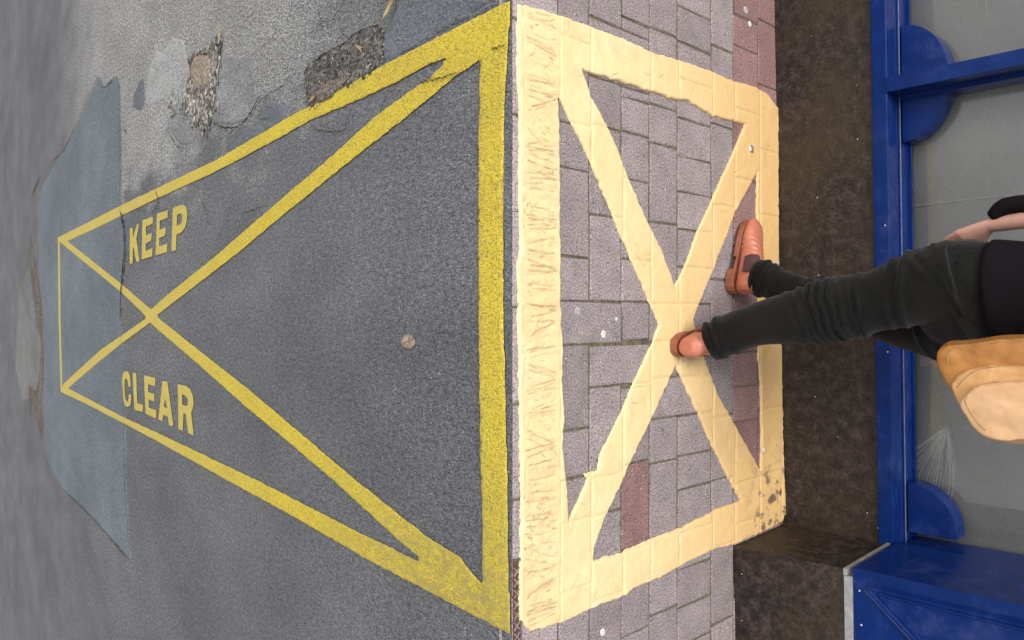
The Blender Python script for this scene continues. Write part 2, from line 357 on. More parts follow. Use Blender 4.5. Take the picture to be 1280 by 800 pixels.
def leather(name, c0, c1, rough=.38):
    m, n, b = new_mat(name); v = coords(n); k = tnoise(n, v, 16, 5, .65, .5); f = tnoise(n, v, 300, 3)
    c = ramp(n, k, [(.3, c0), (.7, c1)]); n.links.new(c, b.inputs['Base Color']); b.inputs['Roughness'].default_value = rough
    p = bump(n, b, k, .004, .5); bump(n, b, f, .0006, .5, p); return m
M['boot'] = leather('tan boot leather', (.40, .115, .065), (.53, .195, .12))
M['sole'] = leather('brown sole', (.20, .060, .03), (.34, .12, .065), .45)
M['elastic'] = simple('brown elastic', (.062, .022, .022), .8, 300, .3)
M['bag'] = leather('tan bag leather', (.32, .125, .024), (.50, .225, .055))
M['bag_mid'] = leather('tan bag fold', (.50, .25, .085), (.66, .38, .16))
M['bag_pale'] = leather('pale bag leather', (.60, .35, .17), (.68, .42, .23))
M['stitch'] = simple('thread', (.35, .2, .1), .7)

# ------------------------------------------------------------------ road frame
aw, nw = wd(aL), wd(nL)
RM = Matrix(((aw[0], 0, nw[0], 0), (0, -1, 0, 0), (aw[2], 0, nw[2], 0), (0, 0, 0, 1)))
def R(px, py):
    p = hit(px, py, np.zeros(3), nw); return (float(p@aw), float(-p[1]))
def RP(pts): return [R(*p) for p in pts]
def zm(pts, ox, oy, s): return [(ox+x/s, oy+y/s) for x, y in pts]
def PX(pts): return [tuple(P(*p)[:2]) for p in pts]
obj('road', [(.001, -45, 0), (120, -45, 0), (120, 45, 0), (.001, 45, 0)], [(0, 1, 2, 3)], M['road'], matrix=RM, kind='structure')

def road_sheet(name, px, mat, h=.004, z0=0, jag=.006, jf=25, seed=1, c=(.02, .008), edge=.01, holes=(), cut=None, **k):
    v, f, _ = sheet([RP(px)], [RP(q) for q in holes], c[0], c[1], h, z0, edge, jag, jf, seed, cut=cut)
    return obj(name, v, f, mat, matrix=RM, smooth=True, **k)
S = dict(kind='structure')
road_sheet('road_patch', [(46, 262), (50, 240), (75, 195), (100, 150), (122, 95), (128, 99), (131, 109), (138, 100), (146, 98), (150, 106), (151.5, 150), (152, 200), (152, 262), (155, 280), (156.5, 305), (154, 340), (152, 400), (154, 430), (157, 520), (158, 600), (161.5, 660), (164, 700), (158, 696), (146, 680), (110, 640), (80, 612), (65, 590), (60, 575), (57, 560), (55, 520), (55, 450), (53, 390), (49, 330)], M['patch_blue'], c=(.04, .012), jag=.012, jf=8, **S)
road_sheet('road_patch', [(490, 25), (508, 0), (516, -25), (600, -30), (606, 4), (585, 22), (548, 42), (520, 60), (480, 78), (480, 45)], M['patch_slate'], c=(.01, .006), **S)
road_sheet('road_patch', [(182, 118), (188, 85), (196, 63), (202, 70), (207, 60), (214, 50), (222, 48), (230, 52), (236, 80), (239, 95), (236, 105), (232, 125), (222, 132), (214, 134), (205, 125), (196, 128), (188, 132), (182, 130)], M['patch_pale'], jag=.02, jf=7, **S)
road_sheet('road_patch', [(214, 145), (222, 130), (232, 126), (240, 145), (245, 160), (240, 178), (232, 183), (222, 178), (213, 162)], M['patch_mid'], jag=.01, jf=9, **S)
road_sheet('road_patch', [(272, 95), (278, 72), (290, 70), (315, 72), (320, 100), (322, 130), (312, 150), (296, 158), (280, 158), (262, 152), (268, 125)], M['patch_mid'], jag=.025, jf=6, seed=5, **S)
road_sheet('road_patch', [(167, 118), (175, 102), (180, 100), (181, 128), (176, 137), (167, 135)], M['patch_slate'], jag=.015, jf=8, **S)
road_sheet('road_patch', [(288, 170), (300, 160), (330, 156), (360, 144), (358, 130), (330, 128), (335, 140), (325, 150), (360, 147), (290, 192), (286, 188)], M['patch_slate'], jag=.01, jf=9, **S)
road_sheet('concrete_strip', [(22, 372), (30, 350), (38, 330), (44, 400), (52, 430), (51, 455), (46, 490), (40, 500), (28, 500), (20, 460)], M['concrete'], c=(.12, .02), jag=.03, jf=4, **S)
road_sheet('gutter_dirt', [(38, 292), (43, 318), (48, 350), (52, 385), (55, 430), (54, 470), (51, 505), (54, 535), (52, 548), (46, 530), (40, 500), (38, 520), (36, 480), (46, 490), (51, 455), (52, 430), (47, 400), (44, 380), (38, 340)], M['dirt'], z0=.004, c=(.05, .012), jag=.03, jf=5, **S)
road_sheet('pothole_dirt', [(236, 75), (252, 66), (262, 66), (268, 56), (276, 58), (274, 75), (272, 100), (268, 125), (262, 150), (256, 160), (250, 158), (245, 160), (240, 140), (233, 126), (236, 105), (239, 95)], M['dirt'], z0=.004, jag=.05, jf=16, **S)
road_sheet('pothole_dirt', [(244, 70), (260, 70), (266, 85), (262, 105), (250, 112), (240, 104), (240, 85)], M['sand'], z0=.009, h=.002, jag=.03, jf=9, **S)
road_sheet('pothole_dirt', [(384, 92), (398, 78), (420, 62), (432, 60), (442, 52), (455, 42), (462, 36), (480, 34), (480, 74), (466, 86), (448, 98), (432, 112), (405, 126), (388, 132), (380, 108)], M['dirt_dark'], z0=.004, c=(.009, .005), jag=.05, jf=22, **S)
road_sheet('pothole_dirt', [(392, 112), (410, 106), (425, 100), (436, 90), (446, 92), (430, 110), (405, 126), (388, 131)], M['dirt'], z0=.009, h=.002, c=(.012, .006), jag=.02, jf=14, **S)

def rocks(name, poly, n, s0, s1, z, label, sp=.03):
    pl = np.array(RP(poly)); lo, hi = pl.min(0)-sp*2.5, pl.max(0)+sp*2.5; v = []; f = []
    ico = [(0, 0, 1), (.9, 0, .3), (.3, .85, .4), (-.7, .5, .3), (-.7, -.5, .35), (.3, -.85, .3), (0, 0, -.4)]
    fc = [(0, 1, 2), (0, 2, 3), (0, 3, 4), (0, 4, 5), (0, 5, 1), (6, 2, 1), (6, 3, 2), (6, 4, 3), (6, 5, 4), (6, 1, 5)]
    k = 0
    while k < n:
        p = rng.uniform(lo, hi)
        dd = sdf(pl, np.array([p[0]]), np.array([p[1]]))[0]
        if dd < 0 and rng.random() > math.exp(dd/sp): continue
        s = s0+(s1-s0)*rng.random()**3; a = rng.uniform(0, 6.28); st = rng.uniform(.6, 1.3, 3); b = len(v)
        for q in ico:
            x, y = q[0]*st[0]*1.4, q[1]*st[1]; v.append((p[0]+s*(x*math.cos(a)-y*math.sin(a)), p[1]+s*(x*math.sin(a)+y*math.cos(a)), z+s*q[2]*st[2]*.42+rng.uniform(-1, 1)*s*.08))
        f += [tuple(b+i for i in q) for q in fc]; k += 1
    return obj(name, v, f, M['stone'], matrix=RM, kind='stuff', label=label)
rocks('loose_gravel', [(236, 110), (262, 100), (270, 60), (276, 60), (272, 105), (264, 150), (252, 158), (238, 135), (233, 126)], 1300, .003, .017, .008, 'loose grey stones lying in the brown pothole above the KEEP lettering')
rocks('loose_gravel', [(384, 92), (420, 62), (442, 52), (462, 34), (482, 34), (480, 74), (448, 98), (405, 126), (385, 132)], 3200, .0012, .0050, .007, 'fine dark grit in the broken asphalt beside the yellow line', .008)
rocks('loose_gravel', [(215, 125), (232, 122), (240, 130), (236, 142), (222, 132)], 90, .004, .016, .008, 'small stones scattered between the pale road patches')
rocks('loose_gravel', [(150, 160), (160, 150), (163, 190), (157, 260), (162, 330), (156, 350), (152, 260)], 90, .003, .012, .004, 'specks of grit along the edge of the blue grey patch')

def crack(pts, w0=.006, w1=.012, z=.011, jit=.010, name='road_crack'):
    w0 *= .6; w1 *= .55; q = spline(RP(pts), 1+14*(len(pts)-1)); L = []; Rr = []
    for i, p in enumerate(q):
        t = unit(q[min(i+1, len(q)-1)]-q[max(i-1, 0)]); nn = np.array([-t[1], t[0]])
        e = math.sin(math.pi*min(1, max(.02, i/(len(q)-1))))**.4
        o = rng.normal(0, min(jit, w1*.6))*.5; ww = (w0+(w1-w0)*rng.random()**2)*e*.5
        L.append((*(p+nn*(o+ww)), z)); Rr.append((*(p+nn*(o-ww)), z))
    v = L+Rr; m = len(L); f = [(i, i+1, m+i+1, m+i) for i in range(m-1)]
    return v, f
cr = [crack(a, *b) for a, b in [
    ([(122, 95), (131, 109), (146, 97), (150.5, 110), (151, 160), (152, 210), (152, 262), (155, 280)], (.006, .02)),
    ([(152, 262), (156, 285), (157.5, 310), (155.5, 335), (152.5, 370), (152, 400)], (.03, .08)),
    ([(152, 400), (154, 440), (156.5, 520), (157.5, 600), (161.5, 660), (164, 700)], (.006, .02)),
    ([(164, 700), (150, 685), (112, 642), (80, 612)], (.006, .015)),
    ([(46, 270), (60, 212), (82, 185), (110, 125), (122, 95)], (.006, .015)),
    ([(198, 228), (197, 240), (200, 250), (196, 262), (188, 268)], (.008, .024)),
    ([(389, 151), (396, 160), (405, 164), (431, 164), (438, 150), (447, 126), (450, 118)], (.003, .008)),
    ([(529, 104), (545, 101), (562, 96), (577, 91)], (.004, .010)),
    ([(618, 62), (626, 60), (636, 57)], (.004, .010)),
    ([(478, 144), (484, 128), (490, 117), (500, 113)], (.003, .007)),
    ([(404, -10), (402, 15), (405, 28), (398, 36), (388, 45)], (.003, .009)),
    ([(405, 26), (416, 28), (424, 18), (432, 5), (438, -10)], (.003, .010)),
    ([(428, 22), (430, 40), (440, 50)], (.003, .008)), ([(360, 28), (368, 10), (366, -8)], (.003, .009)),
    ([(369, 12), (385, 8), (398, -6)], (.002, .006)), ([(396, 60), (407, 44), (406, 28)], (.002, .006)),
    ([(258, 292), (262, 275), (260, 262), (252, 245), (250, 230)], (.005, .014)),
    ([(275, 300), (284, 280), (290, 262), (296, 240)], (.004, .010)),
    ([(214, 318), (215, 345), (214, 370)], (.004, .010)),
    ([(300, 268), (318, 263), (332, 258)], (.003, .008)),
    ([(214, 134), (222, 142), (214, 150), (214, 165), (222, 182), (232, 185)], (.006, .018)),
    ([(262, 152), (285, 160), (300, 158), (312, 148), (322, 130), (330, 118)], (.008, .02)),
    ([(286, 192), (287, 172), (298, 160)], (.006, .014)),
    ([(252, 66), (262, 68), (268, 56), (278, 60), (274, 80), (272, 105)], (.01, .03)),
    ([(322, 130), (340, 118), (360, 105), (372, 80)], (.003, .008)),
    ([(330, 60), (345, 45), (352, 20), (350, -8)], (.003, .007)),
    ([(40, 248), (46, 232), (50, 222)], (.02, .05)),
    ([(382, 96), (390, 82), (404, 72), (420, 62), (436, 54), (446, 44), (462, 36), (480, 32)], (.004, .012)),
    ([(384, 132), (392, 120), (402, 108)], (.003, .008)), ([(480, 34), (480, 55), (480, 74)], (.003, .007)),
]]
v, f = join(cr); obj('road_crack', v, f, M['crack'], matrix=RM, kind='structure')

# ------------------------------------------------------------------ yellow box on the road
top = [(640, 2), (622, 10), (592, 25), (550, 46), (495, 75), (455, 96), (400, 127), (360, 148), (272, 200), (215, 227), (152, 257), (115, 276), (73, 297), (76, 303), (84, 302), (115, 288), (152, 270), (200, 247), (262, 219), (297, 201), (360, 167), (388, 151), (447, 126), (495, 104), (535, 82), (565, 71), (602, 75), (640, 33)]
dg2 = [(602, 75), (577, 91), (505, 150), (441, 200), (360, 265), (300, 315), (200, 392), (188, 404), (152, 430), (122, 454), (85, 486), (77, 490), (80, 480), (127, 437), (152, 420), (182, 399), (190, 387), (212, 367), (265, 325), (360, 243), (411, 200), (475, 142), (529, 104), (540, 97), (565, 71)]
dg1 = [(76, 300), (84, 301), (155, 357), (190, 387), (202, 400), (260, 446), (310, 485), (360, 527), (445, 599), (535, 670), (575, 695), (605, 730), (606, 760), (542, 709), (500, 675), (417, 599), (360, 551), (307, 507), (245, 452), (190, 405), (180, 392), (152, 365), (115, 335), (76, 303)]
bot = [(77, 490), (85, 485), (152, 520), (232, 557), (322, 600), (360, 619), (460, 670), (542, 709), (606, 728), (640, 740), (639.5, 792), (572, 757), (472, 705), (360, 641), (285, 600), (195, 550), (115, 508)]
nea = [(602, 70), (600, 200), (600, 400), (603, 590), (605, 650), (605, 760), (638.5, 780), (636, 600), (632.5, 450), (631, 400), (631, 200), (632.5, 130), (637.5, 35)]
far = [(73, 297), (74, 400), (76.6, 490), (78.6, 488), (76.2, 400), (75.2, 299)]
YT = 'yellow road paint'
v, f, _ = sheet([RP(q) for q in (top, dg2, dg1, bot, nea, far)], [], .012, .0055, .0012, .0046, .003, .004, 45, 3, cut=lambda X, Y: X-.002)
obj('road_marking', v, f, M['yellow'], matrix=RM, smooth=True, label='yellow painted box crossed corner to corner on the grey asphalt road', cat='road marking')
def word(name, label, letters):
    t = empty(name, (0, 0, 0), label=label, cat='lettering')
    allv = [RP(o) for o, h in letters]; c = np.mean([p for q in allv for p in q], 0)
    t.matrix_world = RM @ Matrix.Translation((c[0], c[1], 0)); bpy.context.view_layer.update()
    for k, (o, h) in enumerate(letters):
        v, f, _ = sheet([RP(o)], [RP(q) for q in h], .009, .0035, .0012, .0046, .003, .003, 45, 11+k)
        obj('letter', v-np.array([c[0], c[1], 0]), f, M['yellow_worn'], t, smooth=True)
Z = lambda p: zm(p, 150, 245, 8.89)
word('keep_lettering', 'yellow word KEEP painted on the road in the upper half of the box', [
    (Z([(118, 360), (150, 352), (150, 470), (195, 318), (222, 312), (190, 470), (202, 560), (225, 725), (190, 738), (165, 600), (152, 560), (148, 752), (115, 755)]), []),
    (Z([(258, 270), (375, 232), (373, 308), (297, 342), (297, 440), (362, 412), (355, 500), (295, 528), (295, 612), (372, 578), (365, 672), (250, 710)]), []),
    (Z([(420, 200), (540, 160), (538, 245), (450, 278), (450, 375), (520, 350), (512, 440), (447, 465), (445, 560), (535, 532), (530, 628), (405, 662)]), []),
    (Z([(597, 135), (700, 97), (740, 115), (758, 190), (750, 290), (730, 360), (690, 410), (637, 432), (630, 608), (580, 615)]), [Z([(645, 210), (690, 193), (703, 230), (698, 290), (680, 318), (640, 330)])])])
Z = lambda p: zm(p, 145, 455, 8.42)
word('clear_lettering', 'yellow word CLEAR painted on the road in the lower half of the box', [
    (Z([(100, 75), (130, 78), (150, 110), (158, 170), (162, 235), (138, 235), (132, 180), (118, 150), (102, 160), (97, 220), (98, 280), (105, 350), (120, 395), (135, 395), (143, 350), (142, 318), (168, 325), (165, 400), (152, 440), (128, 452), (100, 435), (85, 380), (75, 280), (68, 180), (78, 105)]), []),
    (Z([(183, 92), (220, 95), (230, 410), (292, 432), (288, 507), (202, 478)]), []),
    (Z([(303, 118), (422, 148), (418, 235), (345, 212), (348, 295), (412, 318), (410, 392), (352, 375), (355, 460), (432, 485), (430, 573), (320, 525)]), []),
    (Z([(498, 177), (550, 187), (612, 640), (605, 660), (565, 645), (555, 550), (507, 535), (495, 605), (455, 580)]), [Z([(525, 355), (548, 465), (512, 452)])]),
    (Z([(658, 213), (740, 228), (790, 265), (820, 340), (825, 430), (800, 515), (828, 750), (770, 728), (742, 525), (718, 520), (713, 700), (667, 685)]), [Z([(705, 320), (745, 335), (768, 375), (765, 430), (745, 442), (705, 430)])])])
def splat(name, px, py, r, mat, label, fn=None, h=.003, z0=.0, cat='stain', jag=.35, road=True, **k):
    c = R(px, py) if road else tuple(P(px, py)[:2])
    sx = 1.9 if road else 1.0
    poly = [(c[0]+r*sx*math.cos(a), c[1]+r*math.sin(a)) for a in np.linspace(0, 6.28, 24, endpoint=False)]
    v, f, _ = sheet([poly], [], r/9*sx, r/9, h, 0, r*.5, r*jag*.6, 1.3/r, int(px), None)
    v = v-np.array([c[0], c[1], 0])
    m = RM @ Matrix.Translation((c[0], c[1], z0)) if road else Matrix.Translation((c[0], c[1], z0))
    return obj(name, v, f, mat, matrix=m, smooth=True, label=label, cat=cat, **k)
splat('sand_spill', 511, 427, .022, M['sand'], 'small splash of dry sand in the middle of the yellow box', jag=.9, z0=.002, h=.002)

# ------------------------------------------------------------------ block paving
COL = [640, 698, 737, 777, 812, 847, 889, 917, 948, 976]
cxs = [float(P(c, 400)[0]) for c in COL]
def Yp(cpx, y): return float(P(cpx, y)[1])
spec = {  # joints down each course (photo rows); (row, 's') : that block also takes the next course
    1: [50, 155, 211, 321, (377, 's'), 431, 537, 597, 650, 735], 2: [(28, 's'), 100, 160, 270, 377, (431, 's'), 483, 594, 641, 745],
    3: [-20, 28, 125, 168, 225, 325, 377, 426, 483, 578, 684, 790], 4: [-80, 40, 135, 182, 279, 380, (426, 'r'), (472, 's'), 522, 577, 669, 764],
    5: [-30, 16, 60, 105, 153, 199, 243, 289, 335, 380, 427, 472, 518, 567, 608, 660, 706, 752, 800], 6: [-40, 61, 158, 258, 350, 440, 520, 598, 680, 776],
    7: [-20, 24, 62, 140, 225, 310, 395, 440, 483, 526, 600, 650], 8: [-60, 30, 110, 190, 270, 350, 430, 510, 590, 670]}
RECT = []      # x0,x1,y0,y1,kind
blocked = {i: [] for i in range(10)}
for c in range(1, 9):
    cp = (COL[c]+COL[c+1])/2; cp2 = COL[c+1]
    js = [(j if isinstance(j, tuple) else (j, '')) for j in spec[c]]
    ys = [Yp(cp, j[0]) for j in js]
    step = (.135 if c == 5 else .235)
    while ys[0] < 3.2: ys.insert(0, ys[0]+step); js.insert(0, (0, ''))
    while ys[-1] > -3.2: ys.append(ys[-1]-step); js.append((0, ''))
    for i in range(len(ys)-1):
        a, b, fl = ys[i], ys[i+1], js[i][1]; x0, x1 = cxs[c], cxs[c+1]
        if fl == 's': x1 = cxs[c+2]; blocked[c+1].append((b, a))
        segs = [(b, a)]
        for (lo, hi) in blocked[c]:
            ns = []
            for (p, q) in segs:
                if hi <= p or lo >= q: ns.append((p, q)); continue
                if lo-p > .02: ns.append((p, lo))
                if q-hi > .02: ns.append((hi, q))
            segs = ns
        kind = 1 if (c == 7 and b < 2 and a > -.35) or (c == 8) else 0
        if c == 3 and abs(js[i][0]-578) < 1: kind = 1
        for (p, q) in segs: RECT.append((x0, x1, p, q, kind))
for i in range(-14, 14):
    RECT.append((.001, cxs[1], i*.23+.03, (i+1)*.23+.03, 2))
zj = -.0035
bv = []; bf = []; bmi = []
for (x0, x1, y0, y1, k) in RECT:
    gp = .0031; x0 += gp; x1 -= gp; y0 += gp; y1 -= gp; 
    if x1-x0 < .01 or y1-y0 < .01: continue
    tx, ty = rng.normal(0, .003, 2); dz = rng.normal(0, .0004); n = len(bv); cxm, cym = (x0+x1)/2, (y0+y1)/2
    for (ins, z) in ((0, -.05), (0, -.0022), (.003, 0)):
        for (sx, sy) in ((0, 0), (1, 0), (1, 1), (0, 1)):
            ww = rng.normal(0, .0014, 2)
            x = (x1-ins if sx else x0+ins)+ww[0]; y = (y1-ins if sy else y0+ins)+ww[1]
            bv.append((x, y, z+dz+(x-cxm)*tx+(y-cym)*ty if z > -.02 else z))
    for a in (0, 4):
        for i in range(4): j = (i+1) % 4; bf.append((n+a+i, n+a+j, n+a+4+j, n+a+4+i)); bmi.append(k)
    bf.append((n+8, n+9, n+10, n+11)); bmi.append(k)
o = obj('pavement', bv, bf, [M['brick_grey'], M['brick_red'], M['kerb_stone']], kind='structure')
o.data.polygons.foreach_set('material_index', bmi)
obj('pavement_bed', [(.002, -4, zj), (2.2, -4, zj), (2.2, 4, zj), (.002, 4, zj)], [(0, 1, 2, 3)], M['joint'], kind='structure')
def joint_d(X, Y):
    d = np.full(X.shape, .05)
    for (x0, x1, y0, y1, k) in RECT:
        if k == 2 or y0 > 1.1 or y1 < -1.1: continue
        di = np.minimum(np.minimum(X-x0, x1-X), np.minimum(Y-y0, y1-Y)); ins = di > 0; d = np.where(ins, np.minimum(d, di), d)
    return d

# ------------------------------------------------------------------ cream box on the pavement
c_k = [(646, 5), (644.5, 80), (648, 150), (647, 230), (649, 310), (645.5, 330), (646, 400), (647.5, 480), (648.5, 560), (650, 620), (649, 690), (647, 745), (648, 775), (662, 789), (700, 778), (708, 700), (709, 650), (706, 600), (701.5, 560), (704, 520), (701, 480), (702, 430), (700, 400), (698.5, 300), (698, 200), (697, 120), (700, 60), (693, 18)]
c_t = [(646, 5), (678, 13), (692, 18), (735, 32), (780, 50), (812, 65), (840, 73), (855, 78), (885, 88), (912, 100), (945, 110), (958, 118), (971, 135), (972, 165), (945, 175), (930, 155), (887, 145), (858, 126), (842, 125), (775, 103), (737, 92), (726, 87), (697, 120), (660, 100)]
c_a = [(697, 60), (726, 87), (737, 120), (761, 165), (775, 200), (785, 225), (806, 275), (825, 312), (842, 357), (864, 400), (880, 450), (895, 492), (915, 527), (950, 590), (960, 640), (925, 626), (910, 600), (890, 560), (872, 520), (843, 457), (820, 400), (790, 330), (765, 272), (735, 200), (716, 160), (697, 122)]
c_b = [(930, 155), (911, 200), (890, 247), (870, 290), (855, 332), (842, 357), (825, 400), (812, 432), (792, 475), (775, 515), (750, 565), (746, 587), (729, 592), (733, 598), (712, 645), (705, 668), (700, 720), (740, 715), (740, 685), (755, 645), (777, 600), (782, 585), (812, 525), (843, 457), (864, 400), (872, 380), (892, 332), (917, 267), (945, 215), (960, 180)]
c_bt = [(662, 789), (697, 779), (740, 759), (780, 744), (790, 735), (822, 722), (852, 706), (862, 700), (895, 685), (917, 680), (960, 661), (976, 652), (981, 640), (979, 600), (950, 595), (925, 626), (897, 635), (850, 659), (815, 672), (777, 689), (740, 700), (705, 700), (650, 740)]
c_r = [(971, 135), (971.5, 200), (971.5, 300), (973.5, 400), (976, 440), (977, 540), (979, 600), (981, 645), (955, 640), (949, 590), (950, 540), (949, 480), (946, 440), (946, 320), (944, 260), (945, 215), (944, 150)]
rip = []                                     # ripples dragged across the kerb line, and short splits elsewhere
yy_ = .74
while yy_ > -.74:
    cs_ = rng.normal(0, .16); sp_ = rng.uniform(.004, .009)
    for q in range(rng.integers(2, 6)):
        rip.append((.036+abs(rng.normal(0, .012)), .156-abs(rng.normal(0, .012)), yy_+rng.normal(0, .003)-sp_*q, rng.uniform(.3, .9), cs_+rng.normal(0, .05)))
    yy_ -= rng.uniform(.022, .060)
for q in range(260): x_ = rng.uniform(.04, .13); rip.append((x_, x_+rng.uniform(.008, .03), rng.uniform(-.74, .74), rng.uniform(.4, .9), rng.normal(0, .5)))
for q in range(170): x_ = rng.uniform(.2, 1.25); rip.append((x_, x_+rng.uniform(.008, .05), rng.uniform(-.74, .74), rng.uniform(.3, .7), rng.normal(0, .6)))
def lines(X, Y):
    o = np.zeros(X.shape)
    for k, (x0, x1, yc, am, sl) in enumerate(rip):
        m = (np.abs(Y-yc) < .04) & (X > x0-.004) & (X < x1+.004)
        if not m.any(): continue
        x, y = X[m], Y[m]; yl = yc+sl*(x-x0)+.0095*fbm(x*26+k*7.3, x*0+k*.37, 5, 5)
        e = np.clip((x-x0)/.008, 0, 1)*np.clip((x1-x)/.008, 0, 1)*np.clip(.75+2.5*fbm(x*45, x*0+k*3.1, 15, 2), 0, 1)
        o[m] = np.maximum(o[m], am*e*np.exp(-((y-yl)/.0016)**2))
    yw = .034+.010*fbm(Y*14, Y*0, 55, 4); o = np.maximum(o, .6*np.exp(-((X-yw)/.0015)**2)*np.clip(4*fbm(Y*9, Y*0, 56, 3), 0, 1))
    sw = (X > .035) & (X < .152); cv = fbm(X*24, Y*30, 41, 4); msk = np.clip(.15+4*fbm(X*5, Y*4, 81, 2), 0, 1)
    return np.maximum(o, .85*sw*msk*np.exp(-(cv/.013)**2))
def hf(X, Y, d):
    in1 = (X > .028) & (X < .158); rl = lines(X, Y)
    sweep = np.where(in1, fbm(X*8, Y*42, 91, 4), 0)
    gro = np.exp(-(joint_d(X, Y)/.0045)**2)
    return .004*fbm(X*18, Y*18, 9)+.006*sweep-.0035*rl-gro*.0026*(~in1)
v, f, (gx, gy, gd) = sheet([PX(q) for q in (c_k, c_t, c_a, c_b, c_bt, c_r)], [], .0024, .0024, .0075, .0005, .006, .0048, 60, 4, hf=hf)
# keep the paint on the pavement and short of the wall
o = obj('pavement_marking', v, f, M['cream'], smooth=True, label='thick cream painted box crossed corner to corner on the block pavement', cat='road marking')
jn = np.exp(-(joint_d(gx, gy)/.0022)**2)*np.clip(.1+3*fbm(gx*30, gy*30, 61, 3), 0, 1)*(gx > .16)*.5; rr = np.clip(np.maximum(lines(gx, gy)*1.1, jn), 0, 1)*np.clip(gd/.004, 0, 1)
at = o.data.attributes.new('dirt', 'FLOAT', 'POINT'); at.data.foreach_set('value', rr.astype(np.float32))

# ------------------------------------------------------------------ things lying on the pavement
GG = 'flattened gum spots'
for (x, y, r, mt, lb) in [(754, 418, .0105, 'gum', 'bright white gum spot on a grey block left of the near boot'), (722, 389, .0115, 'gum_old', 'round pale grey gum spot beside the rippled cream line'),
        (770, 399, .005, 'gum', 'tiny white gum fleck between the white spot and the cream cross'), (753, 790, .010, 'gum', 'white gum spot below the lower cream line'),
        (932, 13, .014, 'gum_old', 'oval grey gum spot on the upper red block'), (937, 30, .010, 'gum', 'small white gum spot on the upper red block')]:
    splat('gum_spot', x, y, r, M[mt], lb, road=False, z0=.0006, h=.0022, cat='gum', group=GG, jag=.3)
splat('foil_scrap', 936, 187, .013, M['foil'], 'crumpled silvery scrap stuck on the cream cross near the wall', road=False, z0=.009, h=.005, cat='scrap', jag=.8)
splat('dropped_petal', 952, 562, .007, M['gum'], 'white fleck on the cream line beside the dark wall', road=False, z0=.008, h=.003, cat='scrap', jag=.5)
for (px, py, a, L, lb) in [(495, 9, .6, .03, 'curled straw coloured leaf at the tip of the dark slate patch'), (457, 62, -.7, .018, 'thin dry stalk in the broken asphalt beside the yellow line'), (280, 44, 1.5, .03, 'small orange leaf on the pale asphalt above the pothole'), (398, 123, .2, .02, 'dry stalk in the grit below the broken asphalt')]:
    c = R(px, py); t = empty('dry_leaf', (0, 0, 0), label=lb, cat='leaf', group='dry leaves and stalks on the road')
    t.matrix_world = RM @ Matrix.Translation((c[0], c[1], .018)) @ Matrix.Rotation(a, 4, 'Z'); bpy.context.view_layer.update()
    vs = [(x*L*1.6, s*L*.28*math.sin(math.pi*min(1, (x+1)/2))+.15*L*x*x, .25*L*x*x+(.1*L if s else 0)) for x in np.linspace(-1, 1, 9) for s in (-1, 0, 1)]
    fs = [(3*i+j, 3*i+j+1, 3*i+j+4, 3*i+j+3) for i in range(8) for j in (0, 1)]
    bl = obj('blade', vs, fs, M['leaf'], t); sm = bl.modifiers.new('s', 'SOLIDIFY'); sm.thickness = .0008
# iron drain strip at the kerb
y0, y1 = P(645, 698)[1], P(645, 840)[1]-.3
dr = empty('drain_cover', (0.016, (y0+y1)/2, 0), label='narrow rusty iron drain cover with crossed bars at the kerb edge', cat='drain cover')
hl = (y0-y1)/2
MB().box(-.012, .012, -hl, hl, -.003, .001).build('drain_bed', M['iron'], dr)
MB().box(.0085, .0125, -hl, hl, .0012, .005).box(-.012, .0083, hl-.006, hl, .0012, .005).build('drain_frame', M['iron_edge'], dr, bevel=.0006)
mb = MB(); k = -hl+.01
while k < hl-.03:
    for s in (1, -1):
        p = [(-.011, k+(0 if s > 0 else .02)), (.008, k+(.02 if s > 0 else 0))]; dx, dy = p[1][0]-p[0][0], p[1][1]-p[0][1]; L = math.hypot(dx, dy); nx, ny = -dy/L*.0013, dx/L*.0013; zz = .0030+.0006*(s > 0)
        mb.prism([(p[0][0]+nx, p[0][1]+ny), (p[1][0]+nx, p[1][1]+ny), (p[1][0]-nx, p[1][1]-ny), (p[0][0]-nx, p[0][1]-ny)], lambda q: (q[0], q[1], .0012), lambda q, z=zz: (q[0], q[1], z))
    k += .026
mb.build('crossed_bars', M['iron_bar'], dr)

# ------------------------------------------------------------------ shopfront
A_, B_ = P(968, 0), P(980, 660); e1 = unit(A_-B_); e1[2] = 0; oY = np.array([-e1[1], e1[0], 0]); W0 = B_+e1*(-(B_[1])/e1[1])
if oY[0] > 0: oY = -oY
def SL(px, py, o=0.0):                      # photo point -> (along, up) on the plane standing o in front of the wall
    q = hit(px, py, W0+oY*o, oY)-W0; return float(q@e1), float(q[2])
def SZ(px, py, z):                          # photo point on a level at height z -> (along, outward)
    q = hit(px, py, np.array([0, 0, z]), np.array([0, 0, 1.]))-W0; return float(q@e1), float(q@oY)
sf = empty('shopfront', tuple(W0), label='blue painted shop window front standing on dark polished stone', cat='shopfront')
sf.matrix_world = Matrix(((e1[0], oY[0], 0, W0[0]), (e1[1], oY[1], 0, W0[1]), (0, 0, 1, 0), (0, 0, 0, 1))); bpy.context.view_layer.update()
zs0 = SL(1094, 330)[1]; zs1 = SL(1112, 330, .012)[1]
aP = SL(980, 659)[0]                        # where the pilaster starts
zt = zs1; _, o_in = SZ(1141, 330, zt+.012); _, o_gr = SZ(1125, 330, zt)
print('SHOP', zs0, zs1, aP, o_in, o_gr)
TOPZ = 2.6; AR = 2.6
MB().box(aP-.01, AR, -.15, 0, -.02, zs0-.001).build('stall_riser', M['granite'], sf, bevel=.002)
MB().box(aP, AR, o_gr+.002, .012, zs0+.001, zt).build('sill', M['blue'], sf, bevel=.003)
